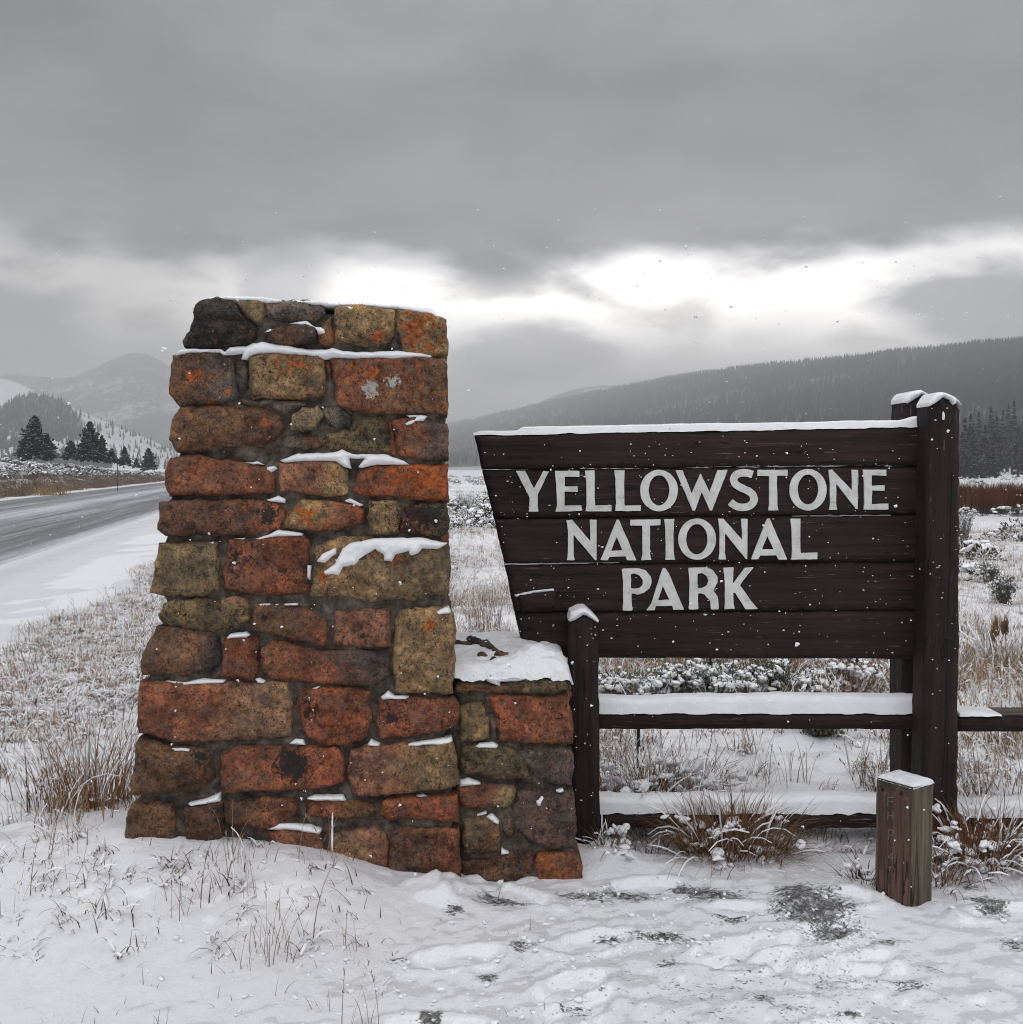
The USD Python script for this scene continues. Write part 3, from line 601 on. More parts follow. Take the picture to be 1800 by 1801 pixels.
YAW = 0.053
corner = G(805, 1558)                           # the pillar's near right foot
FU, FD = np.array([1, YAW, 0]) / math.hypot(1, YAW), np.array([-YAW, 1, 0]) / math.hypot(1, YAW)
front = Plane(corner, FU, np.array([0, 0, 1]) + FD * 0.04)
PDEPTH = 0.88
def build_pillar():
    T = thing('stone_pillar', 'tall tapering pillar of red and ochre rubble stone with orange lichen and ledges of snow', 'pillar')
    polys = []
    for k, (crop, pts, t1, t2, o, b, w, opt) in enumerate(STONES):
        q = px_of(crop, pts); poly = Polygon(front.uw(q[:, 0], q[:, 1])).buffer(0)
        polys.append(poly); poly = poly.buffer(0.005, join_style=2)
        opt = dict(opt); opt.setdefault('depth', 0.24); opt.setdefault('lift', float(rng.uniform(-.004, .010))); opt['tiltu'] = float(rng.uniform(-.04, .04))
        lay_stone(front, poly, T, t1, t2, o, b, w, opt, k)
    hull = shapely.union_all([p.buffer(0.045) for p in polys]).buffer(0.02).buffer(-0.083)
    hull = hull if hull.geom_type == 'Polygon' else max(hull.geoms, key=lambda q: q.area)
    b0 = hull.bounds
    foot = Polygon(front.uw(np.array([236., 795., 795., 236.]), np.array([1420., 1420., 1640., 1640.])))
    hull = Polygon(hull.union(foot).buffer(0.01).buffer(-0.01).exterior)
    v, f = slab(front, hull, bulge=-0.004, lift=-0.008, depth=PDEPTH - .02, rough=0.020, step=0.014, soft=0.02, seed=77, inset=0.0, wob=.004)
    obj('mortar', (v, f), 'mortar', T, True)
    # the faces that look away from the road: plainer courses
    x0, z0, x1, z1 = hull.bounds
    def edge_u(w, side):
        ln = hull.intersection(LineString([(x0 - 1, w), (x1 + 1, w)]))
        return ln.bounds[0] if side < 0 else ln.bounds[2]
    wood = ['red', 'brown', 'gold', 'olive', 'brick', 'buff', 'dark']
    s0 = 500
    for side in (-1, 1):
        ub, ut = edge_u(0.3, side), edge_u(z1 - 0.12, side)
        slope = (ut - ub) / (z1 - 0.42)
        o = front.at(np.array([[ub - slope * 0.3, 0.0]]), [0.0])[0]
        wv = front.w + front.u * slope
        pl = Plane(o, FD * side, wv)
        if side < 0: pl = Plane(o + FD * PDEPTH, -FD, wv)
        w = -0.02
        while w < z1 - 0.10:
            hgt = min(float(rng.uniform(0.14, 0.24)), z1 + 0.01 - w)
            a = 0.27
            while a < PDEPTH - 0.05:
                wd = min(float(rng.uniform(0.2, 0.36)), PDEPTH - a)
                u0 = a if side > 0 else PDEPTH - a - wd
                g2 = 0.012
                poly = Polygon([(u0 + g2, w + g2), (u0 + wd - g2, w + g2), (u0 + wd - g2, w + hgt - g2), (u0 + g2, w + hgt - g2)])
                s0 += 1
                lay_stone(pl, poly, T, wood[s0 % 7], wood[(s0 * 3) % 7], .1, .05, -.4, dict(step=0.03, depth=0.06, lift=0.006 if side < 0 else -0.012, bulge=.012), s0)
                a += wd
            w += hgt
    pb = Plane(front.o + FD * (PDEPTH - 0.03), -FU, front.w - FD * 0.0)
    w = -0.02
    while w < z1 - 0.08:
        hgt = min(float(rng.uniform(0.14, 0.24)), z1 + 0.01 - w); ul, ur = edge_u(min(max(w, 0.03), z1 - .1), -1), edge_u(min(max(w, 0.03), z1 - .1), 1)
        a = -ur
        while a < -ul - 0.04:
            wd = min(float(rng.uniform(0.2, 0.4)), -ul - a); s0 += 1
            poly = Polygon([(a + .012, w + .012), (a + wd - .012, w + .012), (a + wd - .012, w + hgt - .012), (a + .012, w + hgt - .012)])
            lay_stone(pb, poly, T, wood[s0 % 7], wood[(s0 * 3) % 7], .1, .05, -.4, dict(step=0.03, depth=0.06, bulge=.012), s0)
            a += wd
        w += hgt
    # snow on the ledges
    for k, (crop, pts) in enumerate(SNOW):
        q = px_of(crop, pts); poly = Polygon(front.uw(q[:, 0], q[:, 1])).buffer(0)
        if poly.geom_type != 'Polygon': poly = max(poly.geoms, key=lambda g: g.area)
        top = k == 0
        v, f = slab(front, poly, bulge=0.010 if not top else 0.0, lift=(0.026 if 14 <= k <= 16 else 0.016) if not top else 0.004, depth=0.05 if not top else PDEPTH + .01, rough=0.010, step=0.005, soft=0.008, rad=0.001, wob=0.0016, seed=900 + k, inset=0.0)
        obj('snow_cap', (v, f), 'snow', T, True)
SNOW = [
 (1, [(245,140),(262,118),(300,90),(370,62),(500,64),(640,70),(760,90),(980,90),(1050,102),(1250,106),(1420,116),(1600,138),(1640,170),(1655,190),(1610,184),(1450,150),(1380,134),(1150,118),(1000,124),(830,104),(640,104),(520,92),(390,88),(300,112)]),
 (1, [(155,405),(190,370),(250,366),(410,368),(440,383),(470,353),(560,348),(600,333),(650,328),(800,348),(900,368),(1000,373),(1045,362),(1100,378),(1250,383),(1430,376),(1600,398),(1610,412),(1500,420),(1250,424),(1050,418),(990,424),(900,404),(640,394),(590,400),(560,428),(530,424),(540,392),(460,398),(430,403),(410,389),(250,391)]),
 (1, [(800,218),(900,210),(940,238),(1020,243),(1015,292),(975,292),(930,250),(860,244)]), (1, [(660,275),(685,258),(720,250),(742,268),(690,282)]), (1, [(1450,782),(1540,742),(1582,748),(1562,778),(1460,802)]),
 (1, [(1460,742),(1520,738),(1570,745),(1480,756)]), (1, [(1120,128),(1160,124),(1185,148),(1140,150)]),
 (1, [(748,995),(850,958),(1050,953),(1100,932),(1160,958),(1350,963),(1450,998),(1480,1020),(1300,1018),(1210,1038),(1190,1032),(1232,985),(1140,980),(1152,1042),(1110,1034),(1060,1002),(900,1002),(770,1008)]),
 (1, [(530,1015),(620,1002),(665,1018),(600,1018)]), (1, [(680,1035),(720,1028),(738,1040),(702,1064),(675,1052)]),
 (2, [(670,122),(740,101),(780,122),(775,142),(700,132)]), (2, [(1110,132),(1150,118),(1222,155),(1200,163)]), (2, [(600,347),(690,318),(740,293),(880,318),(872,332),(720,334),(640,348)]), (2, [(470,350),(550,338),(548,348)]),
 (2, [(958,472),(990,430),(1070,398),(1072,432),(1000,482)]), (2, [(998,527),(1055,490),(1105,398),(1140,373),(1200,362),(1200,470),(1180,494),(1110,506),(1086,554),(1010,549)]), (2, [(1180,368),(1290,341),(1550,341),(1695,370),(1645,404),(1554,404),(1534,428),(1490,446),(1478,414),(1402,434),(1382,472),(1338,468),(1336,434),(1290,404),(1226,446),(1180,480)]),
 (2, [(903,495),(926,498),(915,582),(900,562)]), (2, [(345,368),(375,357),(372,372)]), (2, [(448,905),(470,885),(560,872),(582,893),(562,908),(450,914)]), (2, [(1622,752),(1700,728),(1717,760),(1640,778)]), (2, [(1638,802),(1680,783),(1677,818)]),
 (2, [(1278,1022),(1340,1008),(1367,1020),(1340,1047),(1310,1032)]), (2, [(620,714),(850,710),(850,722),(640,725)]),
 (3, [(200,52),(320,58),(420,43),(535,48),(522,67),(300,74)]), (3, [(688,42),(708,36),(742,56),(730,67),(700,64)]), (3, [(1348,134),(1390,103),(1422,128),(1500,133),(1482,147),(1360,148)]), (3, [(988,92),(1040,83),(1000,102)]), (3, [(1128,102),(1192,113),(1160,125)]),
 (3, [(248,406),(350,408),(342,424),(265,423)]), (3, [(868,382),(900,358),(942,363),(952,392)]), (3, [(1278,392),(1300,363),(1347,384),(1340,398)]), (3, [(1398,397),(1600,368),(1720,352),(1727,372),(1690,398),(1600,388),(1450,404)]),
 (3, [(333,702),(430,678),(502,648),(502,687),(430,703),(350,713)]), (3, [(958,677),(1000,657),(1150,657),(1172,682),(1000,684)]), (3, [(748,838),(820,798),(980,813),(1037,840),(1030,862),(900,840),(800,840)]), (3, [(1530,660),(1570,655),(1600,662),(1560,668)])]
build_pillar()

STUB = [
 ([(75,402),(110,362),(250,372),(370,402),(500,372),(640,352),(800,352),(840,382),(845,425),(700,440),(400,436),(80,441)], 'brown', 'olive', .05, .1, -.3, dict(depth=.84)),
 ([(105,552),(180,512),(260,512),(300,620),(305,740),(220,770),(110,760),(100,650)], 'olive', 'gold', .0, .05, -.6, {}),
 ([(268,482),(300,482),(352,620),(347,760),(318,752),(303,600)], 'grey', None, -.3, .1, -.5, dict(lift=-.008)),
 ([(310,472),(500,467),(820,467),(840,600),(855,780),(700,786),(450,772),(370,752),(350,640),(320,560)], 'brick', 'red', .06, .12, -.4, {}),
 ([(120,802),(220,792),(400,802),(495,832),(545,940),(585,1000),(560,1008),(400,1012),(120,982)], 'olive', 'olive', -.3, .2, -.6, dict(layers=.010, wob=.005)),
 ([(505,832),(700,817),(840,817),(860,900),(840,1062),(700,1042),(598,1002),(553,930)], 'grey', 'purple', -.4, -.1, -.6, {}),
 ([(90,1062),(250,1052),(460,1062),(470,1120),(430,1190),(250,1200),(95,1192)], 'red', 'olive', .04, .05, -.5, {}),
 ([(490,1102),(650,1092),(860,1112),(870,1250),(870,1472),(700,1472),(560,1420),(465,1332),(465,1230),(485,1160)], 'purple', 'purple', -.5, -.3, -.6, {}),
 ([(120,1282),(250,1252),(370,1282),(380,1362),(375,1500),(150,1512),(125,1430)], 'olive', 'brown', -.2, .05, -.5, {}),
 ([(385,1290),(440,1260),(455,1340),(470,1370),(440,1400),(390,1370)], 'grey', 'brown', -.4, .2, -.6, dict(lift=-.008)),
 ([(120,1560),(300,1540),(500,1482),(592,1502),(592,1700),(400,1700),(240,1690),(120,1690)], 'dark', 'dark', -.1, .2, -.6, {}),
 ([(630,1512),(850,1502),(910,1572),(918,1720),(640,1720),(610,1592)], 'orange', 'red', .0, .05, -.5, {}),
]
side = Plane(np.array([0.0, 3.80, 0.0]), (1, 0, 0), (0, 0.02, 1))
def build_stub():
    T = thing('low_stone_wall', 'low rubble stone wall with snow on its cap, built against the tall pillar', 'wall')
    polys = []
    for k, (pts, t1, t2, o, b, w, opt) in enumerate(STUB):
        q = px_of(4, pts); poly = Polygon(side.uw(q[:, 0], q[:, 1])).buffer(0); polys.append(poly); poly = poly.buffer(0.004, join_style=2)
        opt = dict(opt); opt.setdefault('depth', 0.25); opt.setdefault('lift', float(rng.uniform(-.003, .008))); opt['tiltu'] = float(rng.uniform(-.05, .05))
        lay_stone(side, poly, T, t1, t2, o, b, w, opt, 200 + k)
    hull = shapely.union_all([p.buffer(0.05) for p in polys]).buffer(-0.066)
    hull = hull if hull.geom_type == 'Polygon' else max(hull.geoms, key=lambda q: q.area)
    fill = shapely.box(-0.27, -0.05, -0.14, polys[0].bounds[3] - 0.03)
    foot = shapely.box(-0.25, -0.08, hull.bounds[2] - 0.01, 0.12)
    hull = shapely.union_all([hull, fill, foot]).buffer(0.01).buffer(-0.01)
    v, f = slab(side, Polygon(hull.exterior), bulge=-0.004, lift=-0.008, depth=0.82, rough=0.020, step=0.014, soft=0.02, seed=78, inset=0.0, wob=.004)
    obj('mortar', (v, f), 'mortar', T, True)
    z0, z1 = 0.0, polys[0].bounds[3]
    pr = Plane(np.array([hull.bounds[2] - 0.004, 3.80, 0.0]), (0, 1, 0), (0, 0, 1))
    s0, w = 700, 0.0
    while w < z1 - 0.12:
        hgt = min(float(rng.uniform(0.13, 0.2)), z1 - 0.1 - w); a = 0.26
        while a < 0.78:
            wd = min(float(rng.uniform(0.2, 0.3)), 0.82 - a); s0 += 1
            lay_stone(pr, Polygon([(a + .01, w + .01), (a + wd - .01, w + .01), (a + wd - .01, w + hgt - .01), (a + .01, w + hgt - .01)]), T, ['red', 'olive', 'brown', 'purple'][s0 % 4], 'brown', .0, .1, -.5, dict(step=.03, depth=.05, lift=-.012, bulge=.012), s0)
            a += wd
        w += hgt
    # snow heaped on the cap
    zt = P(900, 1189, 3.80)[2]
    xs, ys = np.arange(-0.30, 0.236, 0.007), np.arange(3.788, 4.66, 0.007)
    X, Y = np.meshgrid(xs, ys, indexing='ij'); q = np.stack([X, Y, 0 * X], -1)
    lo = -0.30
    dx = np.minimum(X + 0.30, 0.212 + 0.018 * noise(q * 20, 3) - X); dy = np.minimum(Y - 3.792 - 0.012 * noise(q * 25, 4), 4.65 - Y)
    e = np.clip(np.minimum(dx, dy), -0.02, 1)
    h = 0.042 * (1 - np.exp(-np.maximum(e, 0) / 0.03)) + 0.050 * np.exp(-(((X - 0.085) / 0.085) ** 2 + ((Y - 3.97) / 0.10) ** 2)) + 0.02 * np.exp(-(((X - .2) / .07) ** 2 + ((Y - 3.93) / .1) ** 2))
    h = h + 0.030 * (fbm(q * 9, 4, 31) - 0.5) + 0.016 * (fbm(q * 34, 3, 32) - 0.5)
    h = np.where(e <= 0.002, -0.004 - 0.045 * np.maximum(fbm(q * np.array([24, 1, 1]), 4, 6) - .35, 0), h)
    h = np.where(X > 0.225, -0.03, h)
    nx, ny = X.shape; i, j = np.meshgrid(np.arange(nx - 1), np.arange(ny - 1), indexing='ij'); a = i * ny + j
    f = np.stack([a, a + ny, a + ny + 1, a + 1], -1).reshape(-1, 4)
    nn = X.size; edge = np.exp(-np.maximum(e, 0) / .035).ravel()
    gr = -.62 + .75 * edge * (Y.ravel() < 4.1) + .35 * np.exp(-((Y.ravel() - 4.33) / .10) ** 2)
    obj('snow_cap', (np.stack([X, Y, zt + h], -1).reshape(-1, 3), f), 'snowy_ground', T, True, dict(gravel=gr, tan=np.full(nn, -1.), dirt=np.full(nn, -1.), sage=np.full(nn, -1.)))
    tp = Plane((0, 0, zt + .042), (1, 0, 0), (0, 1, 0))
    for k, pts in enumerate([[(145,92),(190,80),(220,108),(300,100),(345,135),(350,160),(400,176),(480,183),(400,206),(325,186),(305,140),(200,124),(155,108)], [(60,122),(182,116),(188,148),(165,130),(80,134)], [(215,185),(250,178),(300,190),(250,200)], [(300,215),(350,210),(380,222),(320,226)]]):
        q = px_of(4, pts); poly = Polygon(tp.uw(q[:, 0], q[:, 1])).buffer(0)
        poly = poly if poly.geom_type == 'Polygon' else max(poly.geoms, key=lambda g: g.area)
        lay_stone(tp, poly, T, 'coal', 'dark', -.6, .2, -.1, dict(step=.007, bulge=.004, lift=[.006, .006, .004, .004, .0, .006, .012][k], rad=.001, wob=.003, depth=.04), 260 + k)
    for k, pts in enumerate([[(75,405),(75,350),(140,345),(190,340),(260,348),(300,372),(380,404),(375,370),(500,366),(560,352),(630,352),(660,318),(700,335),(800,352),(830,345),(800,320),(600,320),(300,325),(75,330)], [(205,800),(240,778),(330,772),(362,790),(350,808),(240,808)],
                             [(105,1062),(115,1020),(160,1010),(215,1030),(255,1050),(200,1055)], [(285,1262),(320,1245),(372,1290),(368,1314),(330,1300)], [(610,1160),(650,1120),(670,1125),(645,1190),(620,1190)], [(700,1204),(765,1145),(770,1155),(715,1205)],
                             [(220,1250),(280,1228),(290,1240),(230,1258)], [(380,1512),(385,1470),(440,1505)], [(740,1090),(790,1078),(795,1100),(760,1104)]]):
        q = px_of(4, pts); poly = Polygon(side.uw(q[:, 0], q[:, 1])).buffer(0)
        if poly.geom_type != 'Polygon': poly = max(poly.geoms, key=lambda g: g.area)
        v, f = slab(side, poly, bulge=0.010, lift=0.018, depth=0.04, rough=0.004, step=0.006, soft=0.010, rad=0.002, wob=0.001, seed=950 + k, inset=0.0)
        obj('snow_patch', (v, f), 'snow', T, True)
build_stub()

# ---------------------------------------------------------------- timber
def wood_look(name, axis, dark, mid, chips, chipcol, rough=0.72):
    N, L, n = graph(); m, ss, mix, noi, att = helpers(n)
    pos = n('geometry') + '.position'
    sc = (1.6, 40.0, 40.0) if axis == 'x' else (40.0, 40.0, 1.6)
    st = n('mapping', vector=pos, scale=sc) + '.vector'
    g = noi(st, 1.0, 6.0, 0.68, 0.35); g2 = noi(st, 3.6, 4.0, 0.7); big = noi(pos, 3.0, 4.0)
    col = mix(ss(g, 0.32, 0.66), dark, mid)
    col = n('mix_color', blend_type='multiply', fac=1.0, a=col, b=n('rgb_ramp', fac=big, ramp=[(0.3, (0.7, 0.7, 0.7)), (0.7, (1.3, 1.25, 1.25))]) + '.color', use_clamp=False) + '.result'
    w = att('worn') + '.fac'
    wn = m('add', w, m('add', m('multiply', m('subtract', g2, 0.5), 1.6), m('multiply', m('subtract', g, 0.5), 1.0)))
    col = mix(m('multiply', ss(wn, 0.42, 0.60), chips), col, chipcol)
    sc2 = (5.0, 90.0, 90.0) if axis == 'x' else (90.0, 90.0, 5.0)
    st2 = n('mapping', vector=pos, scale=sc2) + '.vector'
    fl = m('multiply', ss(noi(st2, 1.0, 3.0, 0.6, 0.3), 0.645, 0.68), ss(noi(pos, 5.0, 4.0, 0.7), 0.46, 0.60))
    col = mix(m('multiply', fl, 0.75), col, tuple(0.5 * (a + 0.26) for a in chipcol))
    cr = ss(m('absolute', m('subtract', noi(st, 0.55, 3.0, 0.5, 0.8), 0.5)), 0.016, 0.002)
    cr = m('multiply', cr, ss(noi(pos, 4.0, 3.0), 0.5, 0.6))
    col = mix(m('multiply', cr, 0.85), col, (0.004, 0.003, 0.003))
    h = m('subtract', m('add', m('multiply', g, 0.008), m('multiply', g2, 0.004)), m('multiply', cr, 0.006))
    p = n('principled_bsdf', base_color=col, roughness=rough, specular_ior_level=0.22, normal=n('bump', height=h, strength=0.8, distance=0.8) + '.normal')
    look(name, N, L, p + '.BSDF')
wood_look('brown_paint_board', 'x', (0.0150, 0.0082, 0.0078), (0.031, 0.0175, 0.0165), 0.75, (0.105, 0.052, 0.045))
wood_look('brown_paint_post', 'z', (0.0125, 0.0072, 0.0070), (0.027, 0.0158, 0.0150), 0.5, (0.07, 0.045, 0.04))
wood_look('bare_rail', 'x', (0.035, 0.026, 0.02), (0.11, 0.080, 0.060), 0.7, (0.30, 0.27, 0.24))
wood_look('red_brown_stain', 'z', (0.050, 0.031, 0.024), (0.118, 0.073, 0.056), 0.75, (0.14, 0.125, 0.11), 0.85)
wood_look('mossy_timber', 'z', (0.053, 0.046, 0.033), (0.122, 0.105, 0.076), 0.7, (0.17, 0.135, 0.085), 0.85)
def plain_look(name, col, rough=0.6, metal=0.0):
    N, L, n = graph(); m, ss, mix, noi, att = helpers(n)
    pos = n('geometry') + '.position'
    c = mix(noi(pos, 60.0, 4.0, 0.65), tuple(x * 0.6 for x in col), tuple(x * 1.3 for x in col))
    p = n('principled_bsdf', base_color=c, roughness=rough, metallic=metal)
    look(name, N, L, p + '.BSDF')
plain_look('black_iron', (0.012, 0.011, 0.011), 0.5)
plain_look('crack_dark', (0.004, 0.0035, 0.0035), 0.9)
plain_look('pale_scratch', (0.135, 0.11, 0.10), 0.8)
def paint_look():
    N, L, n = graph(); m, ss, mix, noi, att = helpers(n)
    pos = n('geometry') + '.position'
    st = n('mapping', vector=pos, scale=(5.0, 5.0, 75.0)) + '.vector'
    crack = noi(st, 1.0, 6.0, 0.75, 0.5); blot = noi(pos, 14.0, 5.0, 0.7)
    col = mix(ss(blot, 0.35, 0.7), (0.66, 0.665, 0.65), (0.50, 0.495, 0.475))
    c1 = m('add', m('multiply', m('subtract', crack, 0.5), 1.7), m('multiply', m('subtract', blot, 0.5), 1.1))
    col = mix(m('multiply', ss(c1, 0.20, 0.34), 0.55), col, (0.30, 0.265, 0.23))
    c2 = m('add', m('multiply', m('subtract', noi(st, 1.7, 6.0, 0.78, 0.8), 0.5), 1.9), m('multiply', m('subtract', noi(pos, 7.0, 4.0), 0.5), 1.3))
    col = mix(m('multiply', ss(c2, 0.47, 0.53), 0.9), col, (0.05, 0.04, 0.037))
    p = n('principled_bsdf', base_color=col, roughness=0.7, normal=n('bump', height=crack, strength=0.5, distance=0.004) + '.normal')
    look('white_letter_paint', N, L, p + '.BSDF')
paint_look()

BY = 4.36                                              # the board's front face
board = Plane((0, BY, 0), (1, 0, 0), (0, 0, 1))
postp = Plane((0, BY - 0.135, 0), (1, 0, 0), (0, 0, 1))
rearp = Plane((0, BY + 0.085, 0), (1, 0, 0), (0, 0, 1))
def pxpoly(plane, pts):
    p = np.array(pts, float); g = Polygon(plane.uw(p[:, 0], p[:, 1])).buffer(0)
    return g if g.geom_type == 'Polygon' else max(g.geoms, key=lambda q: q.area)
def timber(plane, pts, parent, mat, name, depth, seed, worn=-0.3, step=0.02, lift=0.0, soft=0.006, rough=0.0016, wob=0.0012, gap=0.0, wornf=None):
    poly = pxpoly(plane, pts) if not isinstance(pts, Polygon) else pts
    v, f = slab(plane, poly.buffer(-gap, join_style=2), bulge=0.003, depth=depth, rough=rough, step=step, lift=lift, soft=soft, rad=0.003, wob=wob, seed=seed, inset=0.0)
    f = close_back(v, f)
    w = np.full(len(v), worn) if wornf is None else wornf(project(v))
    return obj(name, (v, f), mat, parent, 35, None) if False else obj(name, (v, f), mat, parent, True, dict(worn=w))
def close_back(v, f):
    """caps the open back ring of a slab"""
    used_edges = {}
    e = np.vstack([f[:, [0, 1]], f[:, [1, 2]], f[:, [2, 0]]])
    key = {tuple(x) for x in e.tolist()}
    loose = {a: b for a, b in key if (b, a) not in key}
    if not loose: return f
    s = next(iter(loose)); ring = [s]; nx = loose[s]
    while nx != s and len(ring) < 5000: ring.append(nx); nx = loose[nx]
    c = np.array(ring)
    pts = v[c]; ax = np.argsort(-np.ptp(pts, axis=0))[:2]
    tri = trimesh.creation.triangulate_polygon(Polygon(pts[:, ax]), engine='earcut')
    if len(tri[0]) != len(c): return f
    from scipy.spatial import cKDTree
    m = cKDTree(pts[:, ax]).query(tri[0])[1]
    return np.vstack([f, c[m[tri[1]]]])
def snow_on(plane, pts, parent, depth, seed, lift=0.012, bulge=0.010, step=0.006, name='snow_cap'):
    v, f = slab(plane, pxpoly(plane, pts), bulge=bulge, lift=lift, depth=depth, rough=0.004, step=step, soft=0.010, rad=0.0015, wob=0.001, seed=seed, inset=0.0)
    return obj(name, (v, close_back(v, f)), 'snow', parent, True)

def C(ox, oy, s, pts): return [(ox + x / s, oy + y / s) for x, y in pts]
def ell(cx, cy, rx, ry, n=56):
    t = np.linspace(0, 2 * np.pi, n, endpoint=False); return list(zip(cx + rx * np.cos(t), cy + ry * np.sin(t)))
def a5(p): return C(900, 815, 5, p)
def b5(p): return C(1220, 810, 5, p)
def c4(p): return C(980, 900, 3.75, p)
def d6(p): return C(1080, 985, 6.6667, p)
S_PATH = np.array([(516,122),(470,107),(425,105),(375,119),(347,160),(360,206),(425,243),(490,271),(527,310),(531,355),(502,394),(450,412),(400,410),(355,392),(322,364)], float)
LETTERS = [
 (a5([(38,65),(120,65),(198,220),(280,65),(328,70),(232,272),(230,370),(236,424),(150,424),(158,370),(160,300)]), None),
 (a5([(380,65),(595,65),(595,118),(466,115),(468,205),(580,200),(582,252),(466,248),(466,370),(614,368),(620,415),(385,425),(400,370),(392,180)]), None),
 (a5([(645,62),(730,62),(730,300),(735,370),(878,365),(876,420),(652,420),(660,350),(655,150)]), None),
 (a5([(903,60),(992,60),(988,200),(992,370),(1135,366),(1134,418),(912,418),(918,350),(912,150)]), None),
 (a5(ell(1295,238,165,182)), a5(ell(1295,236,91,133))),
 ([(1188,827),(1200,827),(1216.4,868),(1232,832),(1247.6,866),(1262,826.4),(1279.6,826.4),(1252,897.6),(1248.5,897.6),(1234,865),(1222,898),(1218,898)], None),
 ('S', None),
 (b5([(560,82),(825,82),(822,135),(730,132),(732,380),(742,437),(655,437),(662,380),(662,135),(560,135)]), None),
 (b5(ell(1003,256,163,182)), b5(ell(1003,254,90,132))),
 (b5([(1183,82),(1215,80),(1392,265),(1386,82),(1442,82),(1440,425),(1425,425),(1250,200),(1250,380),(1258,432),(1188,432),(1196,380),(1196,200)]), None),
 (b5([(1484,80),(1690,80),(1690,135),(1562,128),(1562,222),(1675,215),(1675,265),(1565,262),(1562,382),(1708,378),(1705,430),(1490,432),(1498,380),(1495,200)]), None),
 (c4([(62,55),(100,52),(220,195),(215,52),(260,52),(260,318),(250,318),(108,150),(108,270),(115,318),(65,318),(72,270),(72,120)]), None),
 (c4([(393,52),(407,52),(522,318),(462,318),(450,292),(345,297),(335,318),(286,318)]), c4([(392,165),(430,252),(355,258)])),
 (c4([(482,52),(682,50),(680,88),(612,90),(612,280),(620,318),(555,318),(562,280),(560,90),(482,90)]), None),
 (c4([(705,48),(772,46),(766,150),(768,270),(776,316),(712,316),(716,270),(714,120)]), None),
 (c4(ell(922,180,124,136)), c4(ell(920,180,70,100))),
 (c4([(1060,46),(1095,46),(1220,185),(1212,46),(1254,46),(1252,312),(1245,312),(1105,140),(1105,270),(1112,314),(1063,314),(1070,270),(1070,120)]), None),
 (c4([(1382,44),(1400,44),(1515,314),(1458,314),(1442,285),(1335,288),(1326,312),(1278,312)]), c4([(1384,158),(1426,245),(1348,248)])),
 (c4([(1535,46),(1602,46),(1600,200),(1604,272),(1714,268),(1712,312),(1542,314),(1548,270),(1545,120)]), None),
 (d6([(92,98),(280,92),(370,120),(430,190),(440,260),(415,330),(350,380),(280,405),(205,380),(207,500),(220,590),(98,590),(108,500),(104,250)]), d6([(198,160),(240,155),(300,180),(335,230),(335,290),(300,325),(240,335),(198,325)])),
 (d6([(575,92),(600,92),(640,150),(818,580),(695,580),(680,535),(490,535),(478,585),(380,585),(440,500),(540,180)]), d6([(570,300),(650,462),(515,468)])),
 (d6([(868,90),(1090,82),(1160,120),(1210,190),(1212,260),(1165,350),(1215,430),(1228,575),(1135,575),(1125,480),(1060,400),(985,380),(982,500),(988,572),(872,575),(880,500),(884,250)]), d6([(975,160),(1030,150),(1085,185),(1105,240),(1085,295),(1030,325),(975,325)])),
 (d6([(1280,88),(1398,85),(1392,280),(1530,90),(1635,82),(1560,170),(1475,290),(1600,470),(1685,570),(1540,572),(1420,385),(1395,380),(1398,500),(1412,570),(1292,572),(1298,500),(1298,250)]), None),
]
def smooth_path(p, k=3):
    for _ in range(k):
        p = np.vstack([p[:1], np.stack([0.75 * p[:-1] + 0.25 * p[1:], 0.25 * p[:-1] + 0.75 * p[1:]], 1).reshape(-1, 2), p[-1:]])
    return p
def rail_snow(x0, x1, y0, y1, zt, h, parent, seed, drape=0.012, taper=(0, 0)):
    xs, ys = np.arange(x0, x1 + .006, 0.008), np.linspace(y0 - 0.004, y1 + 0.004, 22)
    X, Y = np.meshgrid(xs, ys, indexing='ij'); q = np.stack([X, Y, 0 * X], -1)
    t = (Y - ys[0]) / (ys[-1] - ys[0])
    prof = np.sqrt(np.clip(1 - (2 * t - 1) ** 2, 0, 1)) ** 0.7
    amp = h * (0.72 + 0.50 * fbm(q * np.array([3.5, 0.2, 1]), 4, seed))
    if taper[0]: amp = amp * (1 - 0.85 * (1 - sstep(X, x0, x0 + taper[0])))
    if taper[1]: amp = amp * (1 - 0.9 * sstep(X, x1 - taper[1], x1))
    z = zt + 0.001 + amp * prof + 0.005 * (fbm(q * 30, 3, seed + 1) - 0.5) * prof
    lip = drape * fbm(q * np.array([22, 0, 1]), 4, seed + 2)
    z = np.where(t < 0.02, zt - lip, z)
    nx, ny = X.shape; i, j = np.meshgrid(np.arange(nx - 1), np.arange(ny - 1), indexing='ij'); a = i * ny + j
    f = np.stack([a, a + ny, a + ny + 1, a + 1], -1).reshape(-1, 4)
    f = np.vstack([f[:, [0, 1, 2]], f[:, [0, 2, 3]]])
    v = np.stack([X, Y, z], -1).reshape(-1, 3)
    nv = len(v)
    for ii in (0, nx - 1):                              # close the two ends
        ring = [ii * ny + k for k in range(ny)]
        c = len(v); v = np.vstack([v, [[X[ii, 0], (y0 + y1) / 2, zt]]])
        f = np.vstack([f, [[c, ring[k], ring[k + 1]] if ii == 0 else [c, ring[k + 1], ring[k]] for k in range(ny - 1)]])
    return obj('snow_cap', (v, f), 'snow', parent, True)
def beam(x0, x1, y0, y1, z0, z1, parent, mat, name, seed, worn=-.3):
    pl = Plane((0, y0, 0), (1, 0, 0), (0, 0, 1))
    return timber(pl, shapely.box(x0, z0, x1, z1), parent, mat, name, y1 - y0, seed, worn)

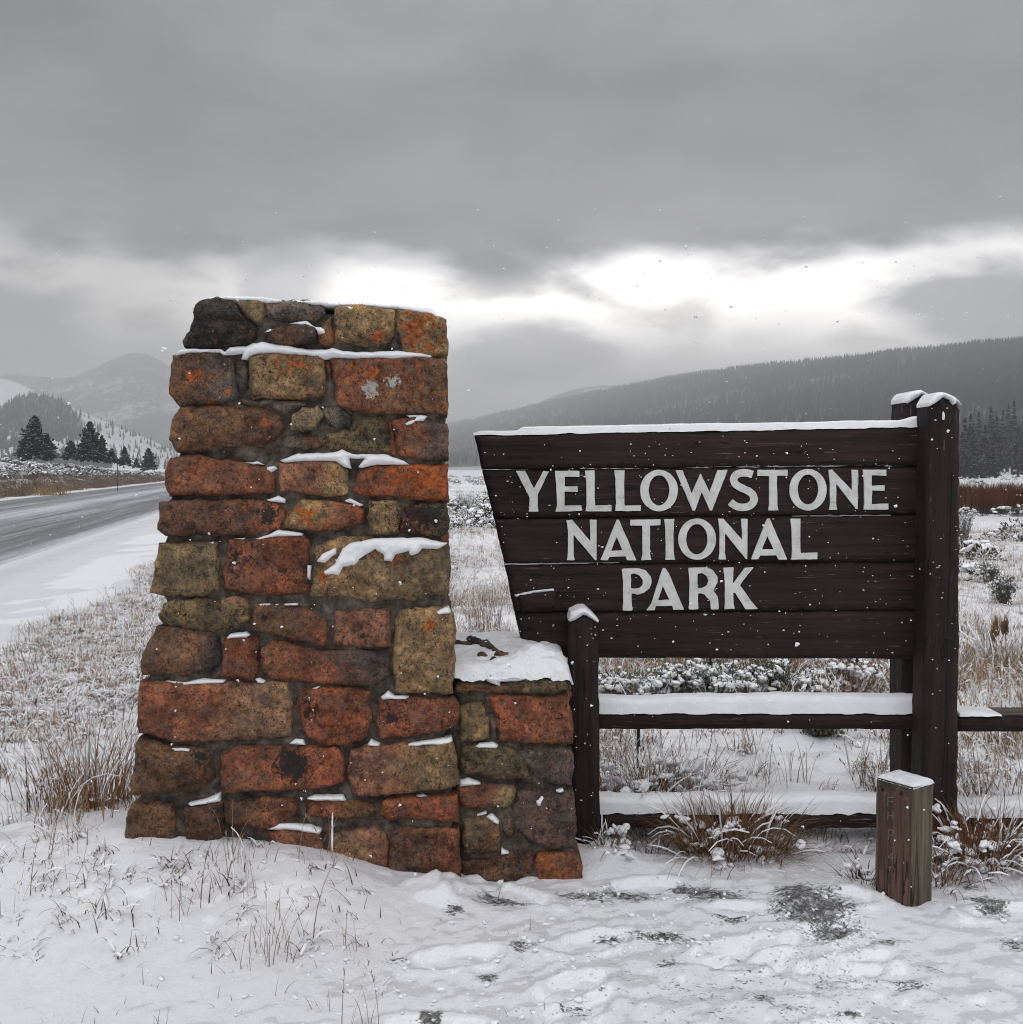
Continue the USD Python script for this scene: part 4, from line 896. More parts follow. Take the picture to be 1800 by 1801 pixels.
def build_sign():
    T = thing('entrance_sign', 'dark brown timber sign with white YELLOWSTONE NATIONAL PARK letters, hung between tall posts', 'sign')
    rows = [((833, 762), (1640, 747)), ((848, 826), (1640, 819.5)), ((868.5, 912), (1640, 904.5)), ((887.5, 992), (1640, 988.5)), ((905, 1078), (1640, 1074.5)), ((923, 1157), (1640, 1160))]
    worns = [lambda q: -.22 + 0.62 * np.exp(-((q[:, 1] - 785) / 22) ** 2) * (0.35 + 0.65 * (np.exp(-((q[:, 0] - 990) / 110) ** 2) + np.exp(-((q[:, 0] - 1370) / 90) ** 2))), lambda q: np.full(len(q), -.26),
             lambda q: -.28 + 0 * q[:, 0], lambda q: -.28 + 0.3 * np.exp(-((q[:, 1] - 1000) / 10) ** 2), lambda q: -.34 + 0.42 * np.exp(-((q[:, 1] - 1083) / 9) ** 2) * np.exp(-((q[:, 0] - 1330) / 170) ** 2)]
    for k in range(5):
        (xa, ya), (xb, yb) = rows[k]; (xc, yc), (xd, yd) = rows[k + 1]
        timber(board, [(xa, ya), (xb, yb), (xd, yd), (xc, yc)], T, 'brown_paint_board', 'plank', 0.075, 300 + k, lift=[0.002, 0, .001, 0.0005, 0.002][k], gap=0.0003, soft=.003, wornf=worns[k], step=0.014, rough=.0022)
    # the mended corner and the ledge above it
    timber(board, [(908, 1044), (978, 1037), (982, 1070), (917, 1077)], T, 'brown_paint_board', 'patch_board', 0.01, 310, lift=0.012, step=.01)
    snow_on(board, [(904, 1046), (930, 1040), (974, 1035), (976, 1039), (940, 1043), (908, 1050)], T, 0.004, 311, lift=0.016, bulge=.004, name='snow_line')
    for k, pts in enumerate([[(1225, 820.5), (1345, 818.5), (1345, 820.3), (1225, 822)], [(1345, 819), (1568, 817.2), (1569, 819), (1345, 821)], [(1395, 907), (1568, 905.5), (1568, 907.2), (1395, 908.6)], [(886, 991.5), (1090, 988.5), (1090, 990), (886, 994)], [(1224, 1080), (1300, 1077.5), (1308, 1080), (1240, 1084)]]):
        snow_on(board, pts, T, 0.003, 320 + k, lift=0.006, bulge=.002, step=.004, name='snow_line')
    # letters
    for k, (outer, hole) in enumerate(LETTERS):
        if outer == 'S':
            p = np.array(b5(list(map(tuple, smooth_path(S_PATH)))), float)
            poly = LineString(board.uw(p[:, 0], p[:, 1])).buffer(6.5 / 1800 * BY, cap_style=2)
        else:
            p = np.array(outer, float); poly = Polygon(board.uw(p[:, 0], p[:, 1]))
            if hole:
                h = np.array(hole, float); poly = Polygon(poly.exterior.coords, [board.uw(h[:, 0], h[:, 1])])
            if len(p) not in (56,) and hole is not None and len(hole) > 4: poly = poly.buffer(0.006).buffer(-0.012).buffer(0.006)
        poly = poly.buffer(0.0015).buffer(-0.003).buffer(0.0015).segmentize(0.012)
        jig = lambda c: np.asarray(c) + 0.0016 * (np.stack([noise(np.c_[np.asarray(c) * 70, np.full(len(c), k)], 1), noise(np.c_[np.asarray(c) * 70, np.full(len(c), k)], 2)], -1) - 0.5)
        poly = shapely.transform(poly, jig)
        m = trimesh.creation.extrude_polygon(poly, 0.010, engine='earcut')
        v = np.array(m.vertices); v = board.at(v[:, :2], v[:, 2] + 0.001)
        obj('letter', (v, m.faces), 'white_letter_paint', T)
    # posts
    timber(postp, [(1636, 717), (1642, 708), (1650, 702), (1657, 698.5), (1672, 702), (1684, 709), (1690.5, 721), (1689, 1100), (1685.5, 1500), (1621, 1500), (1626, 1300)], T, 'brown_paint_post', 'post', 0.130, 330, -.3, step=.018, rough=.004, wob=.0025, soft=.010)
    timber(rearp, [(1593, 706), (1606, 700), (1622, 694), (1634, 699), (1650, 712), (1648, 1500), (1588, 1500)], T, 'brown_paint_post', 'post', 0.16, 331, -.3, step=.02, rough=.004, wob=.0025, soft=.010)
    timber(postp, [(1000, 1095), (1014, 1084), (1027, 1077), (1042, 1083), (1053, 1092), (1054.5, 1300), (1056, 1500), (1006, 1500), (1001, 1300)], T, 'brown_paint_post', 'post', 0.130, 332, -.3, step=.018, rough=.003, wob=.002, soft=.009)
    def hp(p, mid=1657, lo=1615, d=20): return [(x + d * min(max((mid - x) / (mid - lo), 0), 1.05), y) for x, y in C(1550, 670, 11.25, p)]
    snow_on(postp, hp([(738,505),(752,430),(850,330),(960,258),(1060,228),(1210,224),(1330,261),(1450,306),(1545,385),(1607,480),(1590,478),(1485,380),(1497,442),(1420,486),(1368,370),(1250,318),(1225,322),(1000,425)]), T, 0.135, 340)
    snow_on(rearp, hp([(226,425),(232,340),(300,268),(430,202),(760,176),(860,216),(945,268),(1010,330),(960,330),(890,292),(800,250),(700,296),(430,405),(330,440)], 1625, 1570, 22), T, 0.165, 341)
    snow_on(postp, hp([(1182,515),(1212,500),(1258,580),(1292,660),(1288,738),(1342,735),(1285,762),(1297,800),(1215,800),(1172,818),(1168,655)]), T, 0.003, 342, lift=.007, bulge=.003, name='snow_patch')
    snow_on(postp, C(820, 680, 3.602, [(648,1484),(664,1430),(720,1403),(760,1403),(800,1438),(844,1482),(836,1494),(760,1452),(740,1448),(690,1480),(660,1488)]), T, 0.135, 343)
    for k, pl in enumerate([[(1676, 830), (1672, 960), (1668, 1100), (1666, 1240), (1662, 1330), (1655, 1420)], [(1017, 1105), (1017.5, 1200), (1019, 1330)]]):
        p = np.array(pl, float); g = LineString(postp.uw(p[:, 0], p[:, 1])).buffer(1.3 / 1800 * BY)
        m = trimesh.creation.extrude_polygon(g, 0.003, engine='earcut'); v = np.array(m.vertices)
        obj('crack', (postp.at(v[:, :2], v[:, 2] + 0.0035), m.faces), 'crack_dark', T)
    m = trimesh.creation.icosphere(2, 1.0); v = m.vertices * np.array([0.016, 0.006, 0.012]) + P(1669, 1124, BY - 0.139); obj('knot_hole', (v, m.faces), 'crack_dark', T, True)
    # the snow along the board's top
    e = [P(x, y, BY)[[0, 2]] for x, y in ((915, 760.0), (1640, 746.5))]
    xs = np.arange(P(833, 762, BY)[0], P(1637, 747, BY)[0], 0.008); ys = np.linspace(BY - 0.006, BY + 0.081, 16)
    X, Y = np.meshgrid(xs, ys, indexing='ij'); q = np.stack([X, Y, 0 * X], -1); t = (Y - ys[0]) / (ys[-1] - ys[0])
    zl = np.interp(X, [P(833, 762, BY)[0], P(1640, 747, BY)[0]], [P(833, 762, BY)[2], P(1640, 747, BY)[2]])
    step = np.interp(X, [P(a, 760, BY)[0] for a in (833, 845, 905, 912, 920, 1590, 1612)], [0.004, 0.012, 0.010, 0.015, 0.026, 0.026, 0.040])
    Z = zl - 0.001 + step * np.sqrt(np.clip(1 - (2 * t - 1) ** 2, 0, 1)) ** 0.5 * (0.85 + 0.3 * fbm(q * np.array([7., .2, 1]), 3, 41)) + 0.003 * (fbm(q * 35, 3, 43) - 0.5)
    Z = np.where(t < 0.02, zl - 0.004 - 0.010 * fbm(q * np.array([20., 0, 1]), 4, 44), Z)
    nx, ny = X.shape; i, j = np.meshgrid(np.arange(nx - 1), np.arange(ny - 1), indexing='ij'); a = i * ny + j
    obj('snow_cap', (np.stack([X, Y, Z], -1).reshape(-1, 3), np.stack([a, a + ny, a + ny + 1, a + 1], -1).reshape(-1, 4)), 'snow', T, True)
    # bolts under the board
    for x, y in ((1250, 1158), (1508, 1158)):
        c = P(x, y, BY + 0.035); s = 1.0 if x < 1300 else 0.6
        m = cat([trimesh.creation.cylinder(0.005, 0.02 * s + .01, sections=10, transform=trimesh.transformations.translation_matrix([0, 0, -.005])), trimesh.creation.cylinder(0.014 * s, 0.005, sections=14, transform=trimesh.transformations.translation_matrix([0, 0, -.016 * s])), trimesh.creation.cylinder(0.009 * s, 0.009, sections=6, transform=trimesh.transformations.translation_matrix([0, 0, -.023 * s]))])
        obj('bolt', m, 'black_iron', T, 30, loc=c)
    # rails between the posts
    xa, xb = P(1050, 1250, BY)[0], P(1640, 1250, BY)[0]
    z1, z0 = P(1300, 1253, BY)[2], P(1300, 1283.5, BY)[2]
    beam(xa, xb, BY, BY + .14, z0, z1, T, 'brown_paint_board', 'rail', 350, -.34)
    rail_snow(xa + .006, xb, BY, BY + .14, z1, 0.062, T, 351)
    z1, z0 = P(1300, 1428, BY)[2], P(1300, 1458, BY)[2]
    beam(xa, xb, BY, BY + .14, z0, z1, T, 'brown_paint_board', 'rail', 352, -.34)
    rail_snow(xa + .006, xb, BY, BY + .14, z1, 0.060, T, 353, drape=.016)
    # snow grains caught on the paint
    g = np.random.default_rng(5); k = 560
    px, py = g.uniform(840, 1690, k), g.uniform(700, 1440, k)
    pos, sc = [], []
    for x, y in zip(px, py):
        onpost = (x > 1638 and y > 715) or (1012 < x < 1048 and y > 1095)
        onboard = 775 < y < 1152 and x < 1598 and x > 845 + (y - 762) * 0.2
        if onpost or onboard:
            s = (postp if onpost else board); uv = s.uw(np.array([x]), np.array([y])); pos.append(s.at(uv, [0.006])[0])
            r = g.uniform(0.0011, 0.0026) * (1.5 if g.random() < .08 else 1); sc.append((r * g.uniform(.8, 2.0), r * .7, r))
    ico = trimesh.creation.icosphere(1, 1.0); ico.vertices *= (0.8 + 0.4 * noise(ico.vertices * 2.1, 3))[:, None]
    tag(obj('snow_grains', cat([trimesh.Trimesh(ico.vertices * s + p, ico.faces, process=False) for s, p in zip(sc, pos)]), 'snow', T, True), kind='stuff')
build_sign()

def build_fence():
    T = thing('rail_fence', 'two rail timber fence running off to the right from the sign\'s tall post', 'fence')
    xa, xb = P(1685, 1260, BY)[0], P(1990, 1260, BY)[0]
    for k, (yt, yb, h) in enumerate(((1258, 1288, .014), (1437, 1462, .058))):
        z1, z0 = P(1700, yt, BY)[2], P(1700, yb, BY)[2]
        pl = Plane((0, BY, 0), (1, 0, 0), (0, 0, 1))
        beam(xa, xb, BY, BY + .15, z0, z1 - .004, T, 'brown_paint_board', 'rail', 360 + k, -.34)
        m = trimesh.creation.box([xb - xa - .01, .14, .006]); m.apply_translation([(xa + xb) / 2, BY + .075, z1 - .003]); m = m.subdivide().subdivide()
        if k == 0: obj('weathered_top', m, 'bare_rail', T, 30, dict(worn=np.full(len(trimesh.graph.smooth_shade(m, angle=np.radians(30), facet_minarea=None).vertices), 0.0)))
        rail_snow(xa + .006, xa + .19 if k == 0 else xb, BY, BY + .15, z1, h, T, 365 + k, drape=.010, taper=(0, .16 if k == 0 else 0))
    timber(Plane((0, BY - .13, 0), (1, 0, 0), (0, 0, 1)), shapely.box(xb - .02, -0.1, xb + .16, 1.25), T, 'brown_paint_post', 'post', 0.13, 370, step=.04)
build_fence()

def build_marker():
    T = thing('marker_post', 'short square mossy timber marker post with carved red-brown board, in front of the sign', 'post')
    c = G(1603, 1606, -0.01)
    a, b = np.array([-.57, .82, 0]), np.array([.82, .57, 0]); a /= np.linalg.norm(a); b /= np.linalg.norm(b)
    la, lb = 0.150, 0.125
    zt = P(1600, 1387, c[1])[2]
    left = Plane(c + a * la, -a, (0, 0, 1)); right = Plane(c, b, (0, 0, 1))
    # body: one closed block
    nb = lambda u, v: c + a * u + b * v
    ring = [nb(0, .004), nb(0, lb - .006), nb(.006, lb), nb(la - .006, lb), nb(la, lb - .006), nb(la, .006), nb(la - .006, 0), nb(.004, 0)]
    hs = np.linspace(-.12, zt, 26); V = []
    for z in hs:
        for p in ring: V.append([p[0], p[1], z])
    V = np.array(V); k = len(ring)
    V[:, :2] += 0.004 * (np.stack([noise(V * np.array([40, 40, 9]), 1), noise(V * np.array([40, 40, 9]), 2)], -1) - .5)
    V[-k:, 2] += 0.008 * (noise(V[-k:] * 30, 3) - .5)
    F = [[r * k + i, r * k + (i + 1) % k, (r + 1) * k + (i + 1) % k, (r + 1) * k + i] for r in range(len(hs) - 1) for i in range(k)]
    F = np.array(F); F = np.vstack([F[:, [0, 1, 2]], F[:, [0, 2, 3]]])
    top = len(V); V = np.vstack([V, [[*(c + a * la / 2 + b * lb / 2)[:2], zt + .004]]])
    F = np.vstack([F, [[top, (len(hs) - 1) * k + i, (len(hs) - 1) * k + (i + 1) % k] for i in range(k)]])
    mesh = trimesh.Trimesh(V, F, process=False); mesh.fix_normals()
    sm = trimesh.graph.smooth_shade(mesh, angle=np.radians(40), facet_minarea=None)
    usedw = 0.0 + 0.25 * np.asarray(noise(sm.vertices * 12, 4))
    obj('body', mesh, 'mossy_timber', T, 40, dict(worn=usedw))
    # the carved board on the left face
    lp = Plane(c + a * la - b * .0, -a, (0, 0, 1)); nout = lp.n
    poly = shapely.box(0.012, -0.10, la - 0.006, zt - .012)
    v, f = slab(Plane(lp.o + nout * .012, -a, (0, 0, 1)), poly, bulge=.003, depth=.0115, rough=.002, step=.012, soft=.004, rad=.002, wob=.0012, seed=380, inset=0)
    obj('front_board', (v, f), 'red_brown_stain', T, True, dict(worn=-.10 + 0.35 * sstep(.16 - v[:, 2], 0, .2)))
    fp = Plane(lp.o + nout * .012, -a, (0, 0, 1))
    e = lambda pts: C(1530, 1350, 6.6667, pts)
    strokes = [[[(222,345),(222,450)], [(222,348),(285,350)], [(222,395),(280,398)]], [[(225,520),(222,600)], [(222,562),(278,565)], [(285,520),(282,600)]], [[(232,720),(228,838)], [(232,724),(285,735),(292,770),(270,792),(232,795)]],
               [[(280,1000),(225,1050),(298,1062)], [(278,1020),(274,1105)]], [[(225,1170),(270,1160),(302,1200)], [(250,1178),(240,1205)]], [[(236,1370),(232,1500)], [(232,1500),(278,1512)]]]
    for gl in strokes:
        ms = []
        for s in gl:
            p = np.array(e(s), float); g = LineString(fp.uw(p[:, 0], p[:, 1])).buffer(0.0019)
            m = trimesh.creation.extrude_polygon(g, 0.0022, engine='earcut'); vv = np.array(m.vertices); ms.append(trimesh.Trimesh(fp.at(vv[:, :2], vv[:, 2] + .0022), m.faces, process=False))
        obj('carved_letter', cat(ms), 'pale_scratch', T)
    for x, y in ((158, 252), (375, 300), (392, 1610)):
        p = np.array(e([(x, y)]), float); q = fp.at(fp.uw(p[:, 0], p[:, 1]), [0.003])[0]
        m = trimesh.creation.icosphere(2, .006); m.vertices = m.vertices * [1, .6, 1.15]; obj('bolt_hole', m, 'crack_dark', T, True, loc=q)
    # snow on its head
    g = np.linspace(-.02, 1.02, 40); U, W = np.meshgrid(g, g, indexing='ij')
    xyz = c[None, None] + a * la * U[..., None] + b * lb * W[..., None]
    ed = np.minimum(np.minimum(U, 1 - U) * la, np.minimum(W, 1 - W) * lb)
    h = zt + .003 + 0.020 * (1 - np.exp(-np.maximum(ed, 0) / .018)) + .008 * (fbm(xyz * 45, 3, 8) - .5)
    h = np.where(ed < 0.001, zt - .004 * noise(xyz * 200, 3), h)
    xyz[..., 2] = h
    i, j = np.meshgrid(np.arange(39), np.arange(39), indexing='ij'); q = i * 40 + j
    ff = np.stack([q, q + 1, q + 41, q + 40], -1).reshape(-1, 4)
    tri = np.vstack([ff[:, [0, 1, 2]], ff[:, [0, 2, 3]]])
    if np.cross(*(xyz.reshape(-1, 3)[tri[0, 1:]] - xyz.reshape(-1, 3)[tri[0, 0]]))[2] < 0: tri = tri[:, ::-1]
    obj('snow_cap', (xyz.reshape(-1, 3), tri), 'snow_old', T, True)
build_marker()

c = G(1123, 1344)
tag(obj('iron_stake', trimesh.creation.cylinder(0.009, 0.33, sections=10), 'black_iron', None, 40, loc=c + [0, 0, .10]), 'thin dark stake standing in the snow behind the fence rails', 'stake')

# ---------------------------------------------------------------- plants
def plant_look(name, c1, c2, snowy=0.0, trans=0.25, scale=30.0):
    N, L, n = graph(); m, ss, mix, noi, att = helpers(n)
    g = n('geometry'); pos = g + '.position'
    r = n('object_info') + '.random'
    col = mix(noi(pos, scale, 3.0, 0.6), c1, c2)
    col = n('mix_color', blend_type='multiply', fac=1.0, a=col, b=n('rgb_ramp', fac=r, ramp=[(0, (0.65, 0.65, 0.65)), (1, (1.4, 1.35, 1.3))]) + '.color', use_clamp=False) + '.result'
    if snowy:
        up = n('separate_xyz', vector=g + '.true_normal') + '.z'
        v = m('add', m('absolute', up), m('multiply', m('subtract', noi(pos, scale * 0.8, 4.0, 0.7), 0.5), 1.4))
        col = mix(m('multiply', ss(v, 1.0 - snowy * 0.55, 1.12 - snowy * 0.5), 0.9), col, (0.74, 0.75, 0.78))
    p = n('principled_bsdf', base_color=col, roughness=0.8, specular_ior_level=0.2)
    t = n('translucent_bsdf', color=col)
    s = n('mix_closure', fac=trans, closure1=p + '.BSDF', closure2=t + '.BSDF')
    look(name, N, L, s + '.closure')
plant_look('dry_grass', (0.15, 0.095, 0.060), (0.42, 0.29, 0.185))
plant_look('dark_grass', (0.055, 0.032, 0.022), (0.20, 0.115, 0.07))
plant_look('red_grass', (0.115, 0.052, 0.028), (0.31, 0.155, 0.070))
plant_look('golden_grass', (0.21, 0.135, 0.070), (0.44, 0.31, 0.17))
plant_look('straw', (0.10, 0.075, 0.055), (0.24, 0.18, 0.13), 0.12, 0.1, 3.0)
plant_look('sage_leaf', (0.060, 0.068, 0.048), (0.17, 0.18, 0.135), 0.25)
plant_look('far_sage', (0.038, 0.038, 0.028), (0.095, 0.09, 0.068), 0.22, 0.15, 5.0)
plant_look('willow_twig', (0.085, 0.034, 0.022), (0.17, 0.070, 0.040), 0.0, 0.2, 2.0)
plant_look('needles', (0.010, 0.014, 0.011), (0.028, 0.036, 0.026), 0.33, 0.12, 2.2)
plant_look('dark_needles', (0.008, 0.011, 0.011), (0.024, 0.029, 0.028), 0.14, 0.1, 2.2)
plant_look('far_needles', (0.012, 0.015, 0.014), (0.034, 0.038, 0.035), 0.24, 0.05, 0.25)
plain_look('bark', (0.055, 0.042, 0.034), 0.9)

gp = np.random.default_rng(21)
def blade(base, az, ln, lean, curl, w, seg=5, twist=0.0, side=0.0):
    t = np.linspace(0, 1, seg + 1)
    ang = lean + curl * t ** 1.6                              # angle from upright
    d = np.stack([np.sin(ang) * math.cos(az), np.sin(ang) * math.sin(az), np.cos(ang)], -1)
    p = np.vstack([[0, 0, 0], np.cumsum((d[:-1] + d[1:]) / 2 * ln / seg, axis=0)]) + base
    a2 = az + math.pi / 2 + twist
    s = np.array([math.cos(a2), math.sin(a2), 0.0])
    ww = w * (1 - 0.85 * t ** 1.5)[:, None] / 2
    v = np.vstack([p - s * ww, p + s * ww]); k = seg + 1; i = np.arange(seg)
    f = np.vstack([np.c_[i, i + k, i + k + 1], np.c_[i, i + k + 1, i + 1]])
    return v, f, p
ICO1 = trimesh.creation.icosphere(1, 1.0); ICO2 = trimesh.creation.icosphere(2, 1.0)
def lump(c, r, g, sq=0.6, ico=None):
    ico = ico or ICO1; s = g.uniform(0, 50)
    v = ico.vertices * (0.35 + 0.75 * noise(ico.vertices * 1.3 + s, 3) + 0.55 * noise(ico.vertices * 3.1 + s, 5))[:, None] * np.array([r * g.uniform(.6, 1.5), r * g.uniform(.6, 1.5), r * sq * g.uniform(.7, 1.3)])
    a = g.uniform(0, 6.28); t = g.normal(0, .45); ca, sa, ct, st = math.cos(a), math.sin(a), math.cos(t), math.sin(t)
    v = v @ np.array([[ca, sa, 0], [-sa, ca, 0], [0, 0, 1]]) @ np.array([[ct, 0, st], [0, 1, 0], [-st, 0, ct]])
    return v + c, ico.faces
def rime(p, g, w=0.010, h=0.007, a=1, b=None):
    """snow lying along a bent blade"""
    q = p[a:b]; n = len(q)
    if n < 2: return lump(q[0], w, g)
    t = np.gradient(q, axis=0); s = np.stack([-t[:, 1], t[:, 0], 0 * t[:, 0]], -1); s /= np.linalg.norm(s, axis=1, keepdims=True) + 1e-9
    k = (np.sin(np.pi * (np.arange(n) + .6) / (n + .2)) ** .6 * g.uniform(.6, 1.35, n))[:, None]
    up = np.array([0, 0, 1.0])
    v = np.vstack([q - s * w / 2 * k, q + up * h * k + s * g.normal(0, .1) * w, q + s * w / 2 * k, q - up * .002])
    i = np.arange(n - 1); f = []
    for r in range(4):
        A, B = r * n, ((r + 1) % 4) * n
        f += [np.c_[i + A, i + 1 + A, i + 1 + B], np.c_[i + A, i + 1 + B, i + B]]
    return v, np.vstack(f)
def join(parts):
    vs, fs, k = [], [], 0
    for v, f in parts: vs.append(v); fs.append(f + k); k += len(v)
    return np.vstack(vs), np.vstack(fs)
def tuft(g, n, h, spread, lean=(0.05, 0.5), curl=(0.2, 1.8), w=0.0042, snow=0, sr=(0.012, 0.028), seg=5, ears=False):
    bl, sn = [], []
    main = g.uniform(0, 2 * math.pi)
    for k in range(n):
        b = np.array([*(g.normal(0, spread, 2)), -0.02])
        az = main + g.normal(0, 1.2)
        v, f, p = blade(b, az, h * g.uniform(.45, 1.15), g.uniform(*lean), g.uniform(*curl), w * g.uniform(.7, 1.4), seg, g.uniform(-.6, .6))
        bl.append((v, f))
        if ears and g.random() < .6:
            for q in range(5): bl.append(blade(p[-1] - (p[-1] - p[-2]) * (q * .22), g.uniform(0, 6.28), g.uniform(.012, .026), g.uniform(.3, 1.1), .5, .0045, 2)[:2])
        if len(sn) < snow and g.random() < 0.8: sn.append(rime(p, g, g.uniform(.5, 1.0) * sr[1] * .62, g.uniform(.3, .6) * sr[1] * .62, 1 + int(g.integers(0, 2))))
    for k in range(snow // 3): sn.append(lump(np.array([*(g.normal(0, spread * 1.2, 2)), g.uniform(0, .02)]), g.uniform(*sr) * .9, g, .5))
    return join(bl), (join(sn) if sn else None)
def proto(b, s, mat='dry_grass', name='grass_tuft'):
    return ([(b, mat)] + ([(s, 'snow')] if s is not None else []), True, name, ['blades', 'snow'])

# --- loose grass all over the field: nobody could count it
def field_grass():
    g = gp
    protos = []
    for k in range(6): protos.append(proto(*tuft(g, 14, 0.17, 0.04, (0.1, 0.7), (0.6, 2.4), 0.0052, 3, (.009, .022)), 'dry_grass' if k % 3 else 'dark_grass'))
    for k in range(3): protos.append(proto(*tuft(g, 9, 0.12, 0.03, (0.2, 0.8), (0.6, 2.2), 0.0048, 2), 'dark_grass'))
    for k in range(3): protos.append(proto(*tuft(g, 8, 0.34, 0.04, (0.0, 0.28), (0.1, 1.3), 0.0036, 1, (.008, .016), 5, True), 'dry_grass'))
    for k in range(2): protos.append(proto(*tuft(g, 11, 0.24, 0.035, (0.05, 0.35), (0.1, 1.4), 0.004, 1, ears=True), 'golden_grass'))
    for k in range(3): protos.append(proto(*tuft(g, 3, 0.11, 0.02, (0.1, 0.8), (0.2, 1.6), 0.0036, 0), 'dark_grass'))
    pos, which, sc = [], [], []
    def add(x, y, w, s): pos.append((x, y)); which.append(w); sc.append(s)
    # left field
    for _ in range(26000):
        x, y = g.uniform(-7.5, -0.75), 4.1 * (4.4 ** g.random())
        lat = x * RN[0] + y * RN[1]
        if lat > 2.75 - 0.35 * g.random() - 0.5 * float(noise(np.array([x * 1.1, y * 1.1, 0]), 61)): continue
        if y < 4.25 + 0.35 * (x < -1.6) + 0.5 * float(noise(np.array([x * 1.4, y * 1.4, 0]), 62)) and x < -1.25: continue
        if x > -1.5 and y < 4.75: continue
        dens = float(fbm(np.array([x * .9, y * .9, 3.0]), 3, 63))
        if g.random() > 0.25 + 1.6 * (dens - .3): continue
        kind = g.choice([0, 1, 2, 3, 4, 5, 6, 7, 8, 9, 10, 11, 12, 13], p=np.array([11, 11, 11, 11, 11, 11, 8, 8, 8, 1, 1, 1, 3, 3]) / 99)
        add(x, y, kind, g.uniform(.5, .95))
    # field behind the fence
    for _ in range(24000):
        y = 4.75 * (5.4 ** g.random()); x = g.uniform(-0.12, 0.56) * y
        if x < -0.2 and y < 5.2: continue
        dens = float(fbm(np.array([x * .8, y * .8, 9.0]), 3, 64))
        near = 1 - sstep(y, 5.0, 7.5)
        bare = np.exp(-(((x - 1.45) / .55) ** 2 + ((y - 5.35) / .42) ** 2))
        if g.random() > (0.05 + 1.0 * max(dens - .36, 0) * 2.0) * (1 - .8 * bare): continue
        kind = g.choice(14, p=np.array([5, 5, 5, 5, 5, 5, 4, 4, 4, 9, 9, 9, 13, 13]) / 95)
        add(x, y, kind, g.uniform(.7, 1.2) * (0.8 if y > 9 else 1))
    # between the pillar and the left field, and the few stalks in front of the pillar
    for _ in range(115):
        x, y = g.uniform(-1.7, -0.45), g.uniform(3.05, 3.74)
        if y > front.o[1] + YAW * (x - front.o[0]) - .04 and x > -1.45: continue
        add(x, y, g.choice([6, 7, 8, 8, 6, 11, 14, 15, 16]), g.uniform(.5, .95))
    for _ in range(80): add(g.uniform(-1.9, .1), g.uniform(2.45, 3.6), g.choice([14, 15, 16]), g.uniform(.25, .8))
    for _ in range(5): add(g.uniform(-.95, -.35), g.uniform(2.75, 3.4), g.choice([9, 10, 11]), g.uniform(.5, .8))
    for _ in range(70):
        add(g.uniform(-2.4, -1.4), g.uniform(3.55, 4.7), g.choice([0, 1, 6, 7, 9, 10, 14]), g.uniform(.6, 1.0))
    for _ in range(130):                                          # under and in front of the rails
        add(g.uniform(.32, 1.62), g.normal(4.5, .10), g.choice([0, 1, 2, 6, 7, 8]), g.uniform(.5, .85))
    for _ in range(90): add(g.uniform(1.75, 2.5), g.uniform(4.3, 5.2), g.choice([0, 1, 2, 3, 6, 9, 10]), g.uniform(.7, 1.1))
    pos = np.array(pos); z = ground_z(pos[:, 0], pos[:, 1]) - .004
    o = instancer('dry_grass', protos, np.c_[pos, z], which, sc, g.uniform(0, 2 * math.pi, len(pos)), None)
    tag(o, 'thin snow dusted dry grass growing all over the snowy field', 'grass', kind='stuff')
field_grass()

# --- clumps one can tell apart
def clump(px, py, rad, h, n, mats, label, seed, snow=14, w=0.0042, lean=(0.1, 0.9), curl=(0.2, 1.6), name='grass_clump', cat_='grass clump', flat=1.0, group=None, sr=(.012, .034), dy=0.0, Y=None):
    g = np.random.default_rng(seed)
    c = G(px, py); 
    if Y: c = P(px, py, Y)
    c = np.array([c[0], c[1] + dy, 0.0]); c[2] = ground_z(c[0:1], c[1:2])[0]
    T = thing(name, label, cat_, c, group)
    per = n // len(mats)
    sn = []
    for mat in mats:
        bl = []
        for k in range(per):
            r = rad * math.sqrt(g.random()); a = g.uniform(0, 2 * math.pi)
            b = np.array([r * math.cos(a), r * math.sin(a) * flat, -0.03])
            v, f, p = blade(b, a + g.normal(0, .8), h * g.uniform(.4, 1.1), g.uniform(*lean) * (r / rad), g.uniform(*curl), w * g.uniform(.7, 1.5), 6, g.uniform(-.6, .6))
            bl.append((v, f))
            if g.random() < .9 * snow / n * 2.2: sn.append(rime(p, g, g.uniform(.005, .011), g.uniform(.003, .007), int(g.integers(1, 5))))
            if g.random() < 1.4 * snow / n:
                c0 = p[g.integers(1, 5)]
                for _ in range(3): sn.append(lump(c0 + g.normal(0, .5, 3) * sr[1] * [1, 1, .5], g.uniform(*sr) * .62, g, .6, ICO2))
        tag(obj('blades', join(bl), mat, T, True), kind='stuff')
    if sn: tag(obj('snow', join(sn), 'snow', T, True), kind='stuff')
    return T
clump(160, 1455, .17, .54, 300, ['red_grass', 'dark_grass', 'golden_grass', 'red_grass'], 'tall reddish dry grass clump standing left of the stone pillar', 11, snow=8, lean=(0, .45), curl=(0.2, 1.7), w=.0034, sr=(.008, .016))
clump(75, 1440, .13, .34, 60, ['dark_grass', 'red_grass'], 'thin dark grass tuft farthest left of the stone pillar', 12, snow=4, lean=(0, .5), curl=(0.1, 1.5), sr=(.008, .016))
clump(1290, 1490, .21, .33, 1000, ['dark_grass', 'red_grass', 'red_grass', 'dry_grass'], 'big tangled brown grass clump leaning over the lower rail', 13, snow=26, lean=(.2, 1.3), curl=(.3, 2.2), flat=.7)
